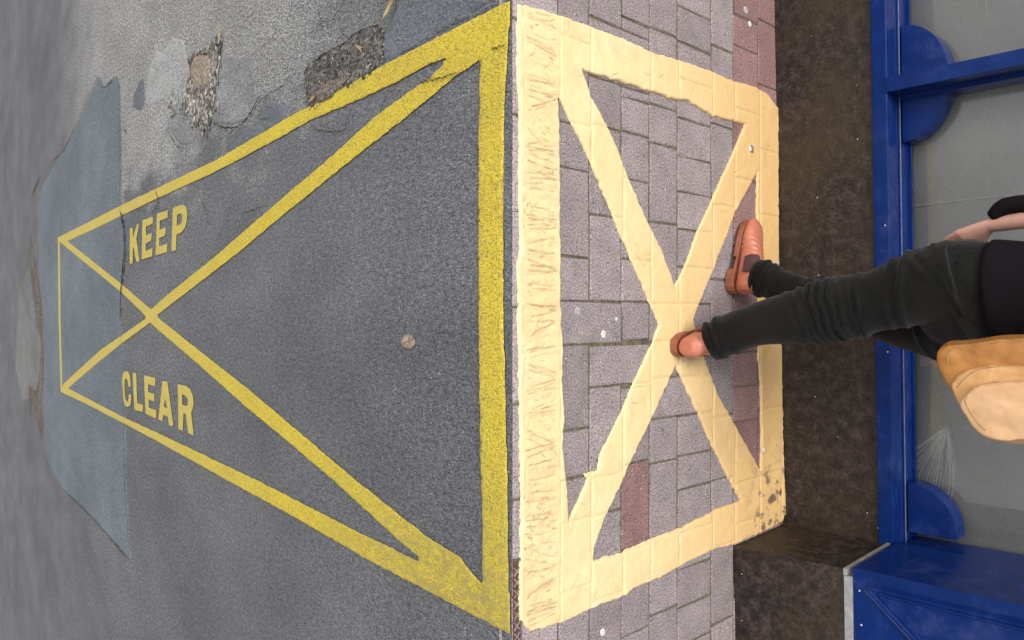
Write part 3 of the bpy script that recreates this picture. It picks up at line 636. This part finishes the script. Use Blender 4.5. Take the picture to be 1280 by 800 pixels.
MB().box(aP, AR, o_in, o_gr-.0015, zs0+.001, zt+.004).build('bottom_rail', M['blue'], sf, bevel=.002)
MB().box(aP, AR, o_gr-.0045, o_gr-.0025, zt+.0042, zt+.0065).build('glazing_bead', M['putty_highlight'], sf)
MB().box(aP, AR, o_in-.002, o_in+.004, zt+.0042, zt+.014).build('glazing_bead', M['blue'], sf, bevel=.001)
og = o_in-.006
MB().box(aP-.05, AR, og-.004, og, zt, TOPZ).build('window_pane', M['glass'], sf)
ob = og-.03
fv = []; ff = []; na, nz = 180, 90
aa = np.linspace(aP-.1, AR, na); zz = np.linspace(zt-.03, TOPZ, nz)
bk = MB().box(aP-.1, AR, ob-.06, ob, zt-.1, TOPZ).build('backing_film', M['film'], sf)
MB().box(aP-.1, AR, og-.2, o_in+.012, TOPZ, TOPZ+.3).build('fascia', M['blue'], sf)
def strip_on(pl, o0, o1, wd_, name, mat, parent=sf):  # thin raised line through local (a,z) points
    mb = MB()
    for (p, q) in zip(pl[:-1], pl[1:]):
        dx, dz = q[0]-p[0], q[1]-p[1]; L = math.hypot(dx, dz) or 1; nx, nz = -dz/L*wd_/2, dx/L*wd_/2
        mb.prism([(p[0]+nx, p[1]+nz), (q[0]+nx, q[1]+nz), (q[0]-nx, q[1]-nz), (p[0]-nx, p[1]-nz)], lambda r: (r[0], o0, r[1]), lambda r: (r[0], o1, r[1]))
    return mb.build(name, mat, parent)
FS = lambda x, y: SL(x, y, ob)
strip_on([FS(1139, 258), FS(1240, 246), FS(1300, 240)], ob+.0005, ob+.004, .0045, 'film_seam', M['seam'])
strip_on([FS(1146, 530), FS(1222, 533), FS(1300, 536)], ob+.0005, ob+.003, .003, 'film_seam', M['seam'])
strip_on([FS(1233, -10), FS(1236, 240)], ob+.0005, ob+.002, .0025, 'film_seam', M['seam'])
p0, p1 = FS(1150, 410), FS(1182, 459)
MB().box(p1[0], p0[0], ob+.0005, ob+.004, p0[1], p1[1]).build('paper_sheet', M['paper'], sf)
cf = []                                      # the crumpled corner of the film: creases fanning from one point
ap = (1184, 534)
mb = MB()
for i, (ex, ey, wv) in enumerate([(1146, 560, 5), (1146, 568, 3), (1146, 577, 3), (1146, 586, 2), (1147, 595, 3), (1151, 603, 2), (1155, 607, 2), (1160, 610, 2), (1164, 612, 3), (1168, 613, 2), (1173, 616, 2), (1178, 620, 3), (1183, 628, 2), (1189, 622, 3), (1192, 600, 3)]):
    pts = [ap, ((ap[0]*.6+ex*.4)+(3 if i > 10 else -1), ap[1]*.6+ey*.4), ((ap[0]*.25+ex*.75)+(4 if i > 11 else 0), ap[1]*.25+ey*.75), (ex, ey)]
    q = spline([FS(*p) for p in pts], 14); hgt = .002+.0016*(i % 3); ww = .0011*wv/2+.0008
    for j in range(13):
        a, b = q[j], q[j+1]; L = math.hypot(*(b-a)) or 1; nx, nz = -(b-a)[1]/L*ww, (b-a)[0]/L*ww; n = len(mb.v); k0 = .3+.7*j/13
        mb.v += [(a[0]+nx, ob+.0004, a[1]+nz), (a[0], ob+hgt*k0, a[1]), (a[0]-nx, ob+.0004, a[1]-nz), (b[0]+nx, ob+.0004, b[1]+nz), (b[0], ob+hgt*(k0+.05), b[1]), (b[0]-nx, ob+.0004, b[1]-nz)]
        mb.f += [(n, n+1, n+4, n+3), (n+1, n+2, n+5, n+4)]
mb.build('film_creases', M['wrinkle'], sf)
# mullion and the rounded plates
a0, a1 = SL(1119, 94, .02)[0], SL(1121, 112.5, .02)[0]
MB().box(a1, a0, o_gr+.004, .020, zt+.0005, TOPZ).build('mullion', M['blue'], sf, bevel=.0015)
MB().box(a1-.012, a0+.004, og+.001, o_gr+.0035, zt+.009, TOPZ).build('mullion_back', M['blue'], sf, bevel=.001)
bo = o_gr-.010
b0, b1, bt = SL(1123, 33, bo), SL(1126, 178, bo), SL(1186, 100, bo)
ac, ra, rz, zb = (b0[0]+b1[0])/2, abs(b0[0]-b1[0])/2, bt[1]-zt-.009, zt+.009
arc = [(ac+ra*math.cos(t), zb+rz*math.sin(t)) for t in np.linspace(0, math.pi, 40)]
MB().prism(arc, lambda p: (p[0], bo, p[1]), lambda p: (p[0], og+.001, p[1])).build('rounded_plate', M['blue'], sf, bevel=.0015)
q0, q1 = SL(1139, 604, bo), SL(1196, 668, bo)
arc = [(q1[0]-.02, zb), ]+[(q1[0]+(q0[0]-q1[0])*math.cos(t), zb+(q1[1]-zb)*math.sin(t)) for t in np.linspace(0, math.pi/2, 24)]+[(q1[0]-.02, q1[1])]
MB().prism(arc, lambda p: (p[0], bo, p[1]), lambda p: (p[0], og+.001, p[1])).build('rounded_plate', M['blue'], sf, bevel=.0015)
MB().box(aP, aP+.012, og+.002, .004, zt+.0142, TOPZ).build('jamb', M['blue'], sf, bevel=.002)
# pilaster
q = P(918, 740)-W0; oP = float(q@oY); zq = SL(1055, 740, oP)[1]; zq2 = SL(1066, 740, oP)[1]
print('PIL', oP, zq, zq2)
AL = -3.2
pil = empty('pilaster', tuple(W0+e1*aP+oY*oP/2), label='square shop pillar with dark stone base and blue panelled shaft', cat='pillar')
pil.matrix_world = Matrix(((e1[0], oY[0], 0, W0[0]), (e1[1], oY[1], 0, W0[1]), (0, 0, 1, 0), (0, 0, 0, 1))); bpy.context.view_layer.update()
aS = float((P(918, 681)-W0)@e1)
MB().box(AL, aS-.002, .001, oP, -.02, zq-.002).build('stone_base', M['granite'], pil, bevel=.0015)
mb = MB()                                    # the thin facing slab on the return, sprung a little at the top
aU = SL(1052, 694, oP)[0]
mb.v = [(aS, oP+.004, 0), (aP-.001, .002, 0), (aP+.004, .002, zq), (aS+.006, oP+.006, zq), (aS-.008, oP+.004, 0), (aP-.009, .002, 0), (aP-.008, .002, zq), (aS-.004, oP+.004, zq)]
mb.f = [(0, 1, 2, 3), (4, 7, 6, 5), (0, 3, 7, 4), (1, 5, 6, 2), (3, 2, 6, 7), (0, 4, 5, 1)]
mb.build('stone_facing', M['granite'], pil)
MB().box(aS-.012, aS+.008, .02, oP+.006, zq+.0005, zq+.012).build('edge_trim', M['trim'], pil, bevel=.0012)
MB().box(AL, aS-.014, .003, oP+.001, zq, zq2-.001).build('grey_band', M['trim'], pil, bevel=.001)
aB = SL(1068, 710, oP-.004)[0]
MB().box(AL, aB, .004, oP-.003, zq2, TOPZ).build('blue_shaft', M['blue'], pil, bevel=.002)
pf = oP-.003
T = lambda x, y: SL(x, y, pf)
k0 = T(1084, 735)
def mold(pts, name):
    mb = MB(); prof = [(-.016, 0), (-.012, .006), (-.006, .003), (0, .009), (.006, .004), (.010, .007), (.014, 0)]
    for (p, q) in zip(pts[:-1], pts[1:]):
        dx, dz = q[0]-p[0], q[1]-p[1]; L = math.hypot(dx, dz); nx, nz = -dz/L, dx/L; n = len(mb.v)
        for r in (p, q): mb.v += [(r[0]+nx*s, pf+.0005+h, r[1]+nz*s) for s, h in prof]
        mb.f += [(n+i, n+i+1, n+8+i, n+7+i) for i in range(6)]
    return mb.build(name, M['blue'], pil)
d1 = T(1150, 806); ang = (d1[0]-k0[0], d1[1]-k0[1])
mold([k0, (k0[0]+ang[0]*4, k0[1]+ang[1]*4)], 'panel_moulding')
mold([(k0[0], k0[1]+.004), (k0[0]-.01, TOPZ)], 'panel_moulding')

# ------------------------------------------------------------------ person
pr = empty('person', (.86, .06, 0), label='walking person in charcoal jeans, tan ankle boots and black top beside the shop window', cat='person')
bpy.context.view_layer.update()
off = np.array([.86, .06, 0])
def leg_pts(px, xs): return [V(x, y, X) for (x, y), X in zip(px, xs)]
near_c = [(868, 430), (884, 430), (905, 421), (945, 406), (1010, 394), (1060, 384), (1095, 376), (1150, 360), (1196, 350)]
near_X = [.685, .69, .70, .715, .75, .76, .77, .785, .80]
near_r = [.040, .046, .058, .061, .080, .082, .080, .094, .105]
farc = [(922, 345), (945, 345), (962, 352), (1000, 366), (1060, 382), (1100, 392), (1150, 405), (1195, 410)]
far_X = [.985, .985, .985, .985, .98, .97, .95, .93]
far_r = [.044, .049, .054, .052, .060, .072, .082, .095]
nc = spline(leg_pts(near_c, near_X), 60); nr = np.interp(np.linspace(0, 8, 60), range(9), near_r)
fc = spline(leg_pts(farc, far_X), 60); fr = np.interp(np.linspace(0, 7, 60), range(8), far_r)
face = unit([.62, .78, 0])
leg1 = tube(nc[9:], [(r*.98, r) for r in nr[9:]], 24, face); leg2 = tube(fc[9:], [(r*.98, r) for r in fr[9:]], 24, face)
hipc = V(1205, 362, .86); belt = V(1230, 352, .86)
def pel(zs):                                  # pelvis rings: wide across, shallow fore and aft
    out = []; side = np.array([-face[1], face[0], 0])
    for z, cxy, ra, rb in zs: out.append([np.array([cxy[0], cxy[1], z])+side*ra*math.cos(t)+face*rb*math.sin(t) for t in np.linspace(0, 2*math.pi, 28, endpoint=False)])
    return loft(out)
pc = np.array([.865, .06]); zb_ = .785
pelv = pel([(.62, pc, .07, .075), (.65, pc, .125, .11), (.70, pc, .158, .125), (.75, pc, .160, .120), (zb_, pc+.004, .148, .108), (.80, pc+.004, .142, .103)])
v, f = join([leg1, leg2, pelv]); jm = baked(v, f, .0045, 8)
co = np.empty(len(jm.vertices)*3); jm.vertices.foreach_get('co', co); co = co.reshape(-1, 3)
no = np.empty(len(jm.vertices)*3); jm.vertices.foreach_get('normal', no); no = no.reshape(-1, 3)
def nearest(path):
    best = np.full(len(co), 9.); t = np.zeros(len(co))
    for i in range(len(path)-1):
        d = path[i+1]-path[i]; u = np.clip(((co-path[i])@d)/(d@d), 0, 1); ds = np.linalg.norm(co-path[i]-u[:, None]*d, axis=1)
        m = ds < best; best[m] = ds[m]; t[m] = (i+u[m])/(len(path)-1)
    return best, t
d1_, t1 = nearest(nc); d2_, t2 = nearest(fc); isn = d1_ < d2_
def fold(t, c, wd_, amp, az, sk, ph=0):       # a ridge round the leg, tilted by sk
    x = (t+sk*az-c)/wd_; return amp*np.exp(-x*x)
def az_of(path, t):
    i = np.clip((t*(len(path)-1)).astype(int), 0, len(path)-2); q = co-path[i]; return q[:, 1]/.06
a1_ = az_of(nc, t1); a2_ = az_of(fc, t2); L1 = np.zeros(len(co))
for c, wdt, am, sk in [(.13, .010, .007, .012), (.165, .011, .010, -.016), (.20, .010, .008, .014), (.235, .011, .007, -.012), (.275, .010, .004, .01),
                       (.47, .008, .004, .006), (.50, .008, .006, .008), (.527, .008, .0075, .004), (.553, .008, .0085, .006), (.58, .008, .008, .002), (.606, .008, .007, .004), (.632, .009, .006, -.004), (.662, .008, .0035, .004),
                       (.70, .009, .005, -.012), (.80, .008, .004, -.02), (.84, .010, .006, -.022), (.92, .011, .007, .03), (.955, .009, .005, .035), (.99, .009, .004, .03)]:
    part = np.clip(-.15+2.0*vn(a1_*1.5+c*50, t1*6+c*19, 3), 0, 1.1); L1 += fold(t1+.008*fbm(a1_*2, t1*9, 8)*2, c, wdt*.85, am, a1_, sk)*part*1.5
L2 = np.zeros(len(co))
for c, wdt, am, sk in [(.15, .010, .007, .015), (.19, .011, .009, -.018), (.23, .011, .008, .02), (.27, .012, .007, -.012), (.32, .012, .004, .02), (.46, .01, .004, .01), (.5, .01, .005, .01), (.54, .01, .005, -.01), (.6, .01, .005, .01), (.9, .012, .005, .03)]:
    L2 += fold(t2+.01*fbm(a2_*2, t2*9, 18)*2, c, wdt*.85, am*1.4, a2_, sk)
disp = np.where(isn, L1, L2)*np.where(co[:, 2] > .70, .5, 1.0)-.0015
disp = disp*.85*np.where(isn, np.clip((t1-.14)/.05, .15, 1), np.clip((t2-.15)/.05, .15, 1))
disp += .0045*fbm(co[:, 2]*14, a1_*1.5+co[:, 0]*6, 61)
co = co+no*disp[:, None]; jm.vertices.foreach_set('co', (co-off).ravel()); jm.update()
jeans = link('jeans', jm, M['denim'], pr, smooth=True)
# belt line of the top, torso, arms
def ellr(z, c, ra, rb, m=28):
    side = np.array([-face[1], face[0], 0]); return [np.array([c[0], c[1], z])+side*ra*math.cos(t)+face*rb*math.sin(t) for t in np.linspace(0, 2*math.pi, m, endpoint=False)]
tz = [(.788, .152, .114), (.795, .156, .117), (.84, .15, .108), (.92, .138, .098), (1.0, .145, .10), (1.07, .155, .10), (1.11, .14, .085), (1.135, .07, .06)]
side = np.array([-face[1], face[0], 0])
sh1 = np.array([*pc, 1.085])+side*.155; sh2 = np.array([*pc, 1.085])-side*.155
wr = V(1240, 281, .93)                        # wrist seen at the edge of the picture
hn = V(1208, 296, .935)
el1 = np.array([.90, .25, .97]); cf1 = V(1240, 274, .925)
armL = tube(spline([sh1, (sh1+el1)/2+side*.01, el1, V(1266, 256, .92), cf1], 24), [(r, r) for r in np.linspace(.044, .019, 24)], 14, (0, 0, 1))
el2 = np.array([.80, -.14, .94]); wr2 = np.array([.93, -.17, .80]); hn2 = wr2+np.array([.05, .02, -.05])
armR = tube(spline([sh2, (sh2+el2)/2, el2, wr2], 24), [(r, r) for r in np.linspace(.05, .030, 24)], 14, (0, 0, 1))
v, f = join([loft([ellr(z, pc, a, b) for z, a, b in tz]), armL, armR]); tm = baked(v, f, .009, 4)
c2 = np.empty(len(tm.vertices)*3); tm.vertices.foreach_get('co', c2); c2 = c2.reshape(-1, 3)
c2 = c2-off; tm.vertices.foreach_set('co', c2.ravel()); tm.update(); link('top', tm, M['black'], pr, smooth=True)
# the body itself: one continuous surface (head, neck, torso, arms with fingers, legs)
parts = [loft([ellr(z, pc, a-.035, b-.03) for z, a, b in [(.66, .12, .10)]+tz])]
def seg(p, q, r0, r1, n=8, m=12): parts.append(tube(spline([p, (np.array(p)+q)/2, q], n), [(r, r) for r in np.linspace(r0, r1, n)], m, (.31, .9, .3)))
hc = np.array([*pc, 1.255])+face*.012
parts.append(loft([[hc+np.array([0, 0, z])+side*ra*math.cos(t)+face*(rb*math.sin(t)+(.012 if math.sin(t) > .8 and -.03 < z < .01 else 0)) for t in np.linspace(0, 2*math.pi, 24, endpoint=False)]
                   for z, ra, rb in [(-.082, .02, .03), (-.07, .036, .052), (-.04, .05, .066), (0, .057, .075), (.03, .058, .076), (.06, .048, .062), (.078, .025, .035), (.084, .006, .01)]]))
seg(np.array([*pc, 1.10]), hc+np.array([0, 0, -.05]), .042, .036)
seg(hc+face*.070+np.array([0, 0, .005]), hc+face*.088+np.array([0, 0, -.018]), .007, .011)
for s in (1, -1): seg(hc+side*.056*s+np.array([0, 0, .012]), hc+side*.060*s+np.array([0, 0, -.018]), .010, .008)
def arm(sh, el, wrp, hand, grip):
    seg(sh, el, .036, .028); seg(el, wrp, .028, .0185); dr_ = unit(hand-wrp)
    pn = unit(np.cross(dr_, face)); kn = wrp+dr_*.075
    parts.append(tube(spline([wrp-dr_*.01, wrp+dr_*.03, kn], 8), [(a, b) for a, b in zip(np.linspace(.018, .034, 8), np.linspace(.015, .013, 8))], 14, pn))
    for i, L in enumerate((.062, .070, .066, .052)):
        b0_ = kn+pn*(.0225-.015*i)-dr_*.008; m1_ = b0_+dr_*L*.5+grip*.006; e_ = b0_+dr_*L*.93+grip*.020
        parts.append(tube(spline([b0_, m1_, e_], 8), [(r, r) for r in np.linspace(.0085, .0065, 8)], 8, pn))
    b0_ = wrp+dr_*.025+pn*.020; parts.append(tube(spline([b0_, b0_+dr_*.025+pn*.018, b0_+dr_*.052+pn*.018+grip*.012], 8), [(r, r) for r in np.linspace(.011, .008, 8)], 8, face))
arm(sh1, el1, wr, hn, face*.6+side*-.6); arm(sh2, el2, wr2, hn2, face)
for pth, rr_ in ((nc, nr), (fc, fr)): parts.append(tube(pth[4:], [(r*.72, r*.72) for r in rr_[4:]], 12, face))
v, f = join(parts); bmh = baked(v, f, .0055, 2); c3 = np.empty(len(bmh.vertices)*3); bmh.vertices.foreach_get('co', c3); c3 = c3.reshape(-1, 3)-off; bmh.vertices.foreach_set('co', c3.ravel()); bmh.update()
link('body', bmh, M['skin'], pr, smooth=True)
hr = loft([[hc+np.array([0, 0, z])-face*(.016+.05*max(0, -z))+side*ra*math.cos(t)+face*rb*math.sin(t) for t in np.linspace(0, 2*math.pi, 20, endpoint=False)] for z, ra, rb in [(-.16, .05, .022), (-.10, .062, .04), (-.04, .066, .055), (0, .066, .068), (.04, .064, .076), (.07, .05, .062), (.092, .02, .03)]])
hm = baked(hr[0], hr[1], .006, 4); c4 = np.empty(len(hm.vertices)*3); hm.vertices.foreach_get('co', c4); c4 = c4.reshape(-1, 3)-off; hm.vertices.foreach_set('co', c4.ravel()); hm.update()
link('hair', hm, M['hair'], pr, smooth=True)
for s in (1, -1):
    e_ = hc+face*.068+side*.022*s+np.array([0, 0, .012])-off
    vv, ffc = loft([[e_+np.array([0, 0, .009*math.cos(p)])+side*.009*math.sin(p)*math.cos(t)+face*.009*math.sin(p)*math.sin(t) for t in np.linspace(0, 6.28, 10, endpoint=False)] for p in np.linspace(.1, 3.04, 8)])
    obj('eye', vv, ffc, M['gum'], pr, smooth=True)
# seams and the pocket stitched on the jeans
def on_jeans(px, py):
    dg = bpy.context.evaluated_depsgraph_get(); r = wd(np.array([(px-640)/F, (py-400)/F, 1.])); r = unit(r)
    o_ = Vector(CAM-off); ok, loc, nn, _ = jeans.ray_cast(o_, Vector(r)); return (np.array(loc), np.array(nn)) if ok else None
bpy.context.view_layer.update()
def seam(pts, name, mat, r=.0011, lift=.0006):
    q = spline(pts, 6*len(pts)); hits = [on_jeans(*p) for p in q]; hits = [h for h in hits if h is not None]
    if len(hits) > 3:
        vv, ffc = tube([h[0]+h[1]*lift for h in hits], [(r, r)]*len(hits), 6, (0, .3, 1)); obj(name, vv, ffc, mat, jeans)
seam([(1203, 314), (1222, 317)], 'pocket_seam', M['denim']); seam([(1202, 315), (1190, 345), (1186, 352)], 'pocket_seam', M['denim'])
seam([(1187, 352), (1196, 385), (1222, 405)], 'pocket_seam', M['denim'])

# boots
def boot(heel, toe, ank, label):
    heel = np.array(heel); toe = np.array(toe); d = toe-heel; d[2] = 0; L = np.linalg.norm(d); d = d/L; s = np.array([-d[1], d[0], 0]); up = np.array([0, 0, 1.])
    b = empty('boot', (0, 0, 0)); b.parent = pr; b.matrix_parent_inverse = Matrix(); b.location = (0, 0, 0)
    K = lambda p: np.array(p)-off
    prof = [(0, .022, .020, .085), (.03, .032, .015, .095), (.09, .035, .015, .100), (.16, .036, .014, .090), (.22, .037, .014, .072), (.29, .042, .014, .052), (.36, .043, .014, .045), (.0, 0, 0, 0)][:-1]
    rings = []
    for u, hw, z0, z1 in [(0.0, .018, .030, .075), (.05, .031, .024, .095), (.20, .035, .022, .105), (.36, .035, .020, .098), (.52, .038, .016, .080), (.68, .044, .015, .066), (.82, .043, .015, .057), (.93, .034, .015, .048), (1.0, .016, .018, .034)]:
        c = heel+d*L*u+s*(.006*math.sin(u*3.1)); zc, hz = (z0+z1)/2, (z1-z0)/2
        rings.append([c+s*hw*np.sign(math.cos(t))*abs(math.cos(t))**.8+up*(zc+hz*np.sign(math.sin(t))*abs(math.sin(t))**.8) for t in np.linspace(0, 2*math.pi, 24, endpoint=False)])
    base = heel+d*L*.20+up*.07; ank = np.array(ank)
    shaft = tube(spline([base-up*.015, base+(ank-base)*.5, ank], 10), [(a, b_) for a, b_ in zip(np.linspace(.052, .041, 10), np.linspace(.034, .037, 10))], 20, d)
    v, f = join([loft(rings), shaft]); bmx = baked(v, f, .003, 12)
    cc = np.empty(len(bmx.vertices)*3); bmx.vertices.foreach_get('co', cc); cc = cc.reshape(-1, 3); nn = np.empty(len(cc)*3); bmx.vertices.foreach_get('normal', nn); nn = nn.reshape(-1, 3)
    crease = .0022*np.sin(((cc-heel)@d)/L*95+6*fbm(cc[:, 0]*30, cc[:, 1]*30, 3))*np.exp(-((((cc-heel)@d)/L-.55)/.12)**2)
    cc = cc+nn*crease[:, None]; al = (cc-heel)@d; hgt = cc[:, 2]; sidev = (cc-heel)@s
    bmx.vertices.foreach_set('co', (cc-off).ravel()); bmx.update()
    faces = [tuple(p.vertices) for p in bmx.polygons]
    up_ = link('upper', bmx, M['boot'], b, smooth=True)
    fa = np.array([np.mean(al[list(q)]) for q in faces]); fz = np.array([np.mean(hgt[list(q)]) for q in faces]); fs_ = np.array([np.mean(nn[list(q)]@s) for q in faces])
    bx = L*.30
    for sg in (1, -1):
        m = (fs_*sg > .35) & (fz > .058) & ((((fa-bx-.1*(fz-.06))/.033)**4+((fz-.122)/.072)**4) < 1); ids = [faces[i] for i in np.nonzero(m)[0]]
        used = sorted({i for q in ids for i in q}); mp_ = {i: k for k, i in enumerate(used)}
        if used: 
            e = obj('elastic_panel', [(cc[i]+nn[i]*.0018)-off for i in used], [[mp_[i] for i in q] for q in ids], M['elastic'], up_, smooth=True)
    def sole(u0, u1, z0, z1, ex, name, n=30):
        top = []; us = np.linspace(0, 1, n)
        wid = lambda u: np.interp(u, [0, .04, .12, .3, .45, .6, .72, .85, .95, 1], [.012, .026, .035, .034, .033, .039, .044, .040, .027, .010])+ex
        L_ = [(heel+d*(L*u+(ex if u > .9 else -ex if u < .1 else 0))+s*(wid(u)+.006*math.sin(u*3.1))) for u in np.linspace(u0, u1, n)]; R_ = [(heel+d*(L*u+(ex if u > .9 else -ex if u < .1 else 0))-s*(wid(u)-.006*math.sin(u*3.1))) for u in np.linspace(u1, u0, n)]
        pts = L_+R_; mb = MB(); mb.prism(pts, lambda p: K(p+up*z0), lambda p: K(p+up*z1)); return mb.build(name, M['sole'], b, bevel=.0015)
    sole(0, 1, .0145, .0215, -.001, 'sole'); sole(.0, .25, -.006, .0142, -.001, 'heel'); sole(.42, 1, .004, .0143, -.001, 'tread')
    return b
hN, tN = P(834, 435, 0), P(905, 414, 0); boot(hN+np.array([0, 0, .009]), tN+np.array([0, 0, .009]), V(905, 422, .70), '')
hF, tF = P(909, 366, 0), P(932, 276, 0); boot(hF+np.array([0, 0, .009]), tF+np.array([0, 0, .009]), V(960, 350, .985), '')
# hem bands
def hem(path, rad, i, name='hem'):
    vv, ffc = tube(path[i-1:i+3], [(r*1.06+.002, r*1.06+.002) for r in rad[i-1:i+3]], 28, face)
    hmz = baked(vv, ffc, .003, 3); q = np.empty(len(hmz.vertices)*3); hmz.vertices.foreach_get('co', q); q = q.reshape(-1, 3)-off; hmz.vertices.foreach_set('co', q.ravel()); hmz.update(); link(name, hmz, M['denim'], jeans, smooth=True)
hem(nc, nr, 10); hem(fc, fr, 10)

# shoulder bag
bg_ = empty('shoulder_bag', tuple(V(1215, 485, .72)), label='slouchy tan leather shoulder bag hanging behind the hip of the walking person', cat='bag')
bpy.context.view_layer.update(); bo_ = np.array(bg_.location)
def lobe(pts, X0, X1, name, mat, soft=.02, vox=.005, dent=0):
    q = np.array([V(x, y, (X0+X1)/2) for x, y in pts]); c = q.mean(0); rings = []
    n = 7
    for k in range(n):
        u = k/(n-1)*2-1; sc = (1-abs(u)**3)**.5*.985+.015 if abs(u) < 1 else .82; sc = max(sc, .80)
        X = (X0+X1)/2+u*(X1-X0)/2; rings.append([np.array([X, c[1]+(p[1]-c[1])*sc, c[2]+(p[2]-c[2])*sc]) for p in q])
    v, f = loft(rings); m = baked(v, f, vox, 10); z = np.empty(len(m.vertices)*3); m.vertices.foreach_get('co', z); z = z.reshape(-1, 3); no_ = np.empty(len(z)*3); m.vertices.foreach_get('normal', no_); no_ = no_.reshape(-1, 3)
    z = z+no_*(.016*fbm(z[:, 1]*11, z[:, 2]*7, 13)+.006*fbm(z[:, 1]*40, z[:, 2]*20, 23))[:, None]; m.vertices.foreach_set('co', (z-bo_).ravel()); m.update()
    return link(name, m, mat, bg_, smooth=True)
PB = []
_x = lobe([(1177, 455), (1178, 436), (1190, 427), (1215, 424), (1250, 421), (1330, 412), (1330, 470), (1262, 470), (1215, 486), (1200, 500), (1188, 480)], .60, .76, 'bag_body', M['bag'])
PB.append(_x)
_x = lobe([(1188, 480), (1200, 466), (1218, 456), (1250, 452), (1330, 450), (1330, 505), (1250, 492), (1216, 498), (1206, 512), (1198, 505)], .585, .70, 'bag_pocket', M['bag_mid'])
PB.append(_x)
_x = lobe([(1200, 500), (1206, 489), (1222, 476), (1250, 470), (1330, 462), (1330, 556), (1262, 556), (1240, 549), (1226, 541), (1214, 526)], .565, .69, 'bag_flap', M['bag_pale'])
PB.append(_x)
vv, ffc = tube(spline([V(1320, 430, .66), V(1420, 400, .70), sh1*.5+sh2*.5+np.array([-.05, -.06, .03]), sh2+np.array([.02, .04, .03])], 20), [(.012, .005)]*20, 10, (1, 0, 0))
obj('strap', np.array(vv)-bo_, ffc, M['bag'], bg_, smooth=True)
bpy.context.view_layer.update()
for o_, pts in ((PB[0], [(1184, 454), (1186, 441), (1196, 434), (1240, 429), (1300, 424)]), (PB[1], [(1196, 485), (1206, 473), (1224, 462), (1256, 458), (1300, 456)]), (PB[2], [(1232, 538), (1219, 524), (1207, 503), (1212, 490), (1228, 481), (1254, 476), (1300, 470)])):
    hs_ = []
    for p in spline(pts, 40):
        rr_ = Vector(unit(wd(np.array([(p[0]-640)/F, (p[1]-400)/F, 1.])))); ok, loc, nn, _ = o_.ray_cast(Vector(CAM-bo_), rr_)
        if ok: hs_.append(np.array(loc)+np.array(nn)*.0004)
    if len(hs_) > 4:
        vv, ffc = tube(hs_, [(.0010, .0010)]*len(hs_), 6, (0, .3, 1)); obj('stitching', vv, ffc, M['stitch'], o_)
